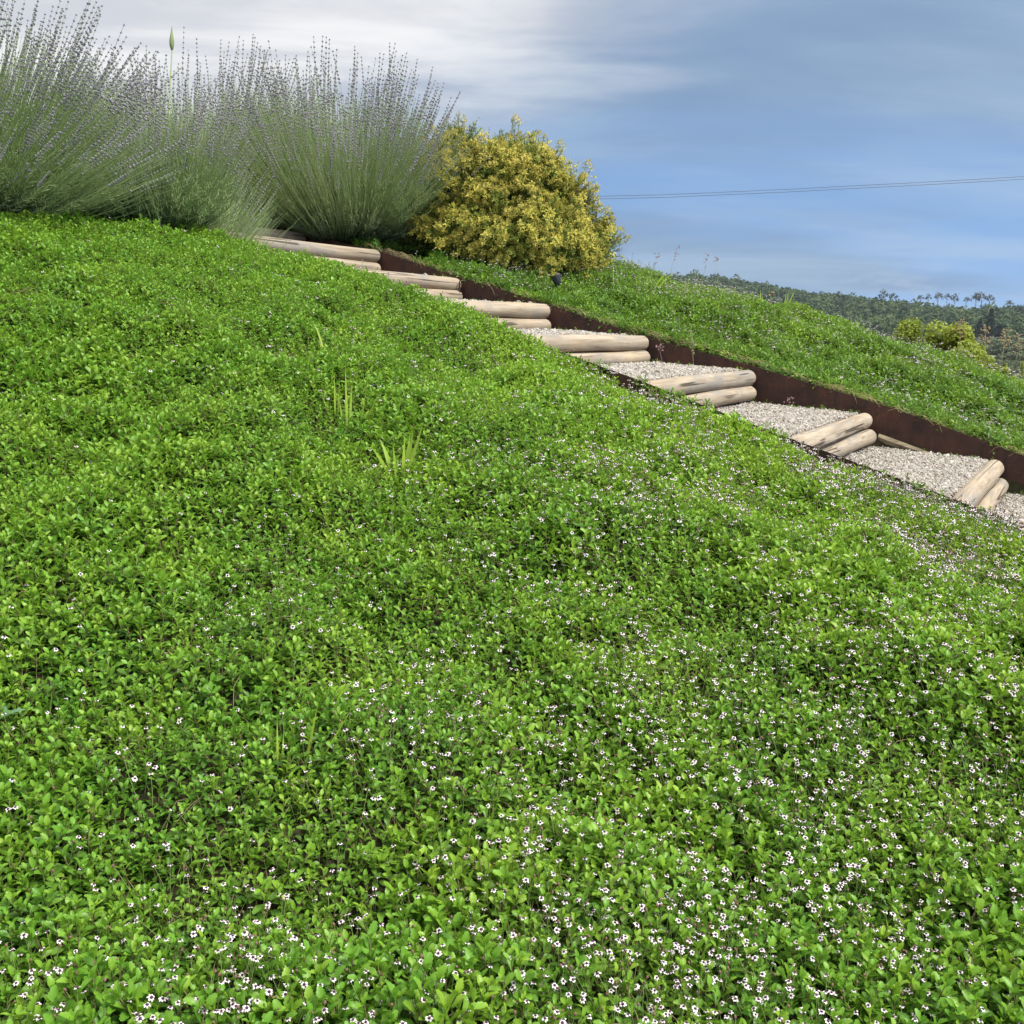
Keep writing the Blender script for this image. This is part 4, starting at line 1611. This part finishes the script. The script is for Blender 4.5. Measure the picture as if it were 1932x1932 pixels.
def build_far():
    # the wooded hillside reads as one mass
    cr = [crown_mesh('crown', 600 + i, 4.2 + .5 * (i % 3), 3.6 + .5 * (i % 2), 260, .75, M['forest'], 1.0) for i in range(6)]
    ng = source_group('forest_crowns', cr)
    P = []
    n = 15000
    D = np.sqrt(rng.uniform(470 ** 2, 1010 ** 2, n))
    a = rng.uniform(-.25, .78, n)
    z = valley_z(D, a) + CH
    x = a * D
    z = z + 2.5 * vn(x, D, 70, 5) + 8 * vn(x, D, 130, 6) * sstep(D, 500, 800)
    sc = rng.uniform(.7, 1.35, n)
    o = scatter('forest', ng, np.stack([x, D, z - 1.0], 1), np.stack([0 * x, 0 * x, rng.uniform(0, 6.28, n)], 1),
                np.stack([sc, sc, sc * rng.uniform(.8, 1.3, n)], 1), rng.integers(0, 6, n))
    tag(o, 'grey green wooded hillside filling the far ridge', 'forest')
    # tall open trees standing out of the ridge line
    rc = [crown_mesh('crown', 640 + i, 2.7, 2.4, 62, .62, M['ridge_leaf'], 0, core=False) for i in range(3)]
    rt = [trunk_mesh(9, .28, 650 + i, 6, 2.2) for i in range(3)]
    spots = [(1668, 548, 1.1, 'leftmost open crowned tree standing out of the far ridge'),
             (1686, 553, 1.0, 'low spreading tree touching the leftmost ridge tree'),
             (1737, 556, .8, 'slim ridge tree alone right of the spreading pair'),
             (1752, 556, .75, 'thin faint ridge tree beside the slim one'),
             (1771, 552, 1.05, 'dense topped ridge tree between two thin trees'),
             (1788, 553, .9, 'ridge tree leaning right in the middle of the row'),
             (1802, 556, 1.0, 'broad round ridge tree after the leaning one'),
             (1824, 560, .75, 'small sparse ridge tree left of the tall twin trees'),
             (1843, 552, 1.2, 'left one of the tall twin trees on the ridge'),
             (1853, 553, 1.15, 'right one of the tall twin trees on the ridge'),
             (1869, 556, 1.05, 'flat topped ridge tree right of the twins'),
             (1905, 566, .9, 'rightmost tree rising from the ridge near the frame edge')]
    for i, (px, py, s, lab) in enumerate(spots):
        D = 905
        top = pix(px, py, D)
        base = Vector((top.x, D, top.z - 15 * s))
        root = empty('ridge_tree', base, lab, 'tree', 'open trees along the ridge line')
        tr = link(bpy.data.objects.new('trunk', rt[i % 3]), root)
        tr.scale = (s, s, s * 1.15)
        for q, (ox, oz, k) in enumerate(((0, 10.5, 1.0), (-2.2, 9.6, .62), (2.4, 9.9, .6))):
            c = link(bpy.data.objects.new('crown', rc[(i + q) % 3]), root)
            c.location = (ox * s, 0, oz * s)
            c.scale = (s * k, s * k, s * k)
            c.rotation_euler = (0, 0, i * 1.3 + q)
    # dark conifer at the foot of the wood
    D = 440
    b = pix(1866, 645, D)
    root = empty('conifer', (b.x, b.y, float(valley_z(D, b.x / D)) + CH - .5), 'dark nearly black conifer at the foot of the wooded hill', 'tree')
    for dx, hh, rr in ((0, 17.5, 4.4), (-4.4, 13.0, 3.6), (3.8, 11.0, 3.4)):
        c = link(bpy.data.objects.new('crown', crown_mesh('crown', 660 + int(hh), rr, hh / 2, 620, .8, M['conifer'], .6, shape='cone')), root)
        c.location = (dx, 0, 0)
        t = link(bpy.data.objects.new('trunk', trunk_mesh(hh * .8, .3, 3, 0)), root)
        t.location = (dx, 0, 0)
    # hedge row across the valley
    hm = [crown_mesh('crown', 670 + i, 3.6, 2.6, 200, .55, M['hedge'], .2) for i in range(4)]
    hg = source_group('hedge_crowns', hm)
    for (Dh, a0, a1, hs, lab, z_add) in ((395, .425, .66, 1.0, 'long grey green hedge row crossing the valley', 0), (330, .47, .7, .5, 'low shrubby row before the valley hedge', 0)):
        n = 120
        a = np.linspace(a0, a1, n) + rng.normal(0, .0008, n)
        Dn = Dh + rng.normal(0, 3, n) - 60 * (a - .43)
        zz = valley_z(Dn, a) + CH
        o = scatter('hedge', hg, np.stack([a * Dn, Dn, zz], 1), np.stack([0 * a, 0 * a, rng.uniform(0, 6.28, n)], 1), rng.uniform(.85, 1.2, n) * hs, rng.integers(0, 4, n))
        tag(o, lab, 'hedge')
    # rough scrub in the valley field
    n = 900
    D = rng.uniform(150, 330, n)
    a = rng.uniform(.40, .66, n)
    zz = valley_z(D, a) + CH
    o = scatter('scrub', hg, np.stack([a * D, D, zz - .2], 1), np.stack([0 * a, 0 * a, rng.uniform(0, 6.28, n)], 1), rng.uniform(.12, .36, n), rng.integers(0, 4, n))
    tag(o, 'pale grey green scrub covering the valley field', 'scrub')
    # young conical trees in the field
    sm = crown_mesh('crown', 690, .62, 1.35, 170, .17, M['shrub'], .1, shape='cone')
    st = trunk_mesh(1.6, .05, 5, 0)
    for (px, py, D, s, lab) in ((1813, 686, 190, .9, 'young tree nearest the bushes in the valley row'), (1834, 693, 185, .7, 'smallest young tree in the valley row'),
                                (1868, 686, 185, 1.1, 'middle young conical tree in the valley field'), (1898, 686, 185, 1.2, 'second conical young tree from the right edge'),
                                (1929, 684, 180, 1.3, 'tallest young conical tree at the right edge')):
        top = pix(px, py, D)
        gzv = float(valley_z(D, top.x / D)) + CH
        hh = max(top.z - gzv, 1.6)
        root = empty('young_tree', (top.x, D, gzv), lab, 'tree', 'young conical trees in the valley field')
        c = link(bpy.data.objects.new('crown', sm), root)
        c.scale = (s, s, hh / 2.8)
        link(bpy.data.objects.new('trunk', st), root)
    # yellow green bushes just below the crest
    bs = [crown_mesh('foliage', 700 + i, .62, .72, 1900, .05, M['shrub'], .2) for i in range(3)]
    bt = trunk_mesh(.7, .035, 9, 5, .4)
    for i, (px, py, D, w, lab) in enumerate(((1718, 608, 16.5, .30, 'leftmost rounded yellow green bush below the bank crest'),
                                             (1682, 640, 16.5, .16, 'small low bush left of the rounded yellow green bush'),
                                             (1765, 628, 16.0, .36, 'broad yellow green bush in the middle of the row'),
                                             (1808, 618, 15.6, .30, 'tallest yellow green bush with an upright peak'),
                                             (1830, 660, 15.0, .34, 'yellow green bush low on the slope right of the peak'),
                                             (1862, 690, 14.5, .30, 'olive bush at the lower right end of the bush row'),
                                             (1905, 722, 14.0, .26, 'lowest small bush at the right edge behind the bank'),
                                             (1884, 690, 15.4, .09, 'thin dark young shrub standing above the lowest bush'))):
        top = pix(px, py, D)
        g0 = gz(top.x, top.y, False)
        H = max(top.z - g0, .5)
        root = empty('green_bush', (top.x, top.y, g0), lab, 'bush', 'yellow green bushes below the bank crest')
        for q, (dz, kk) in enumerate(((0, 1.0), (.38, 1.35), (.85, 1.6))):
            k = w / .36 * .45 * kk
            z = H + .0 - 1.5 * k * (1 if q == 0 else .9) - dz * w / .36
            if z < -1.2:
                continue
            c = link(bpy.data.objects.new('foliage', bs[(i + q) % 3]), root)
            c.scale = (k, k, k)
            c.location = (.05 * q, 0, z)
            c.rotation_euler = (0, 0, i * 1.1 + q * 2)
        t = link(bpy.data.objects.new('trunk', bt), root)
        t.scale = (1, 1, max(.2, (H - 1.4 * w) / 1.7))
    # fence post and its wire in the valley
    D = 120
    b = pix(1822, 664, D)
    top = pix(1822, 630, D)
    zg = float(valley_z(D, b.x / D)) + CH
    root = empty('pole', (b.x, D, zg), 'thin pale grey pole standing in the valley before the wood', 'pole')
    mb = MB()
    mb.tube([(0, 0, -.3), (0, 0, top.z - zg)], [.11, .09], 8)
    mb.tube([(-.5, 0, top.z - zg - .7), (.5, 0, top.z - zg - .7)], [.05, .05], 6)
    mb.build('post', M['post'], root)
    mb = MB()
    A, Bp = pix(1788, 642, D + 14), pix(1822, 637, D)
    Cp = pix(2050, 596, D - 25)
    mb.tube([pix(1700, 650, D + 40), A, Bp] + [Bp.lerp(Cp, f) - Vector((0, 0, 3.0 * f * (1 - f))) for f in (.2, .4, .6, .8, 1)], .022, 4)
    tag(mb.build('cable', M['post']), 'pale cable running up to the right from the valley pole', 'cable')
    # twin power line across the sky
    for k, (dy, lab) in enumerate(((0, 'upper wire of the twin power line across the sky'), (5, 'lower wire of the twin power line across the sky'))):
        xs = [500, 700, 900, 1095, 1250, 1400, 1500, 1600, 1720, 1830, 1932, 2100, 2400]
        ys = [375, 376, 375, 371, 367.5, 361, 356.5, 351, 345, 339, 333, 322, 300]
        mb = MB()
        mb.tube([pix(x, y + dy * (1 if x > 900 else 1), 62) for x, y in zip(xs, ys)], .015, 5)
        tag(mb.build('power_line', M['wire']), lab, 'wire', 'twin power line across the sky')


def build_haze(density):
    mb = MB()
    mb.box((0, 560, 15), 2700, 1320, 130)
    m = bpy.data.materials.new('haze')
    m.use_nodes = True
    m.node_tree.nodes.clear()
    g = NT(m.node_tree)
    out = g.add('ShaderNodeOutputMaterial')
    v = g.add('ShaderNodeVolumePrincipled')
    v.inputs['Color'].default_value = (.72, .86, 1.0, 1)
    v.inputs['Density'].default_value = density
    g.l.new(v.outputs[0], out.inputs['Volume'])
    tag(mb.build('haze', m, smooth=False), kind='stuff')


# shrubs' footprints (bare mulch) come before the ground cover
for px, D, r in ((-30, 7.2, .75), (60, 7.35, .5), (150, 7.55, .35), (300, 7.95, .33), (648, 10.3, .55), (420, 10.7, .9), (815, 11.0, .6), (770, 9.75, .30), (930, 10.4, .6)):
    p = on_ground(px, D)
    CLEAR.append((p.x, p.y, r))

build_cover()
build_lavender()
build_golden()
build_lamp()
build_tall_bud()
build_weeds()
build_far()
build_haze(.00012)
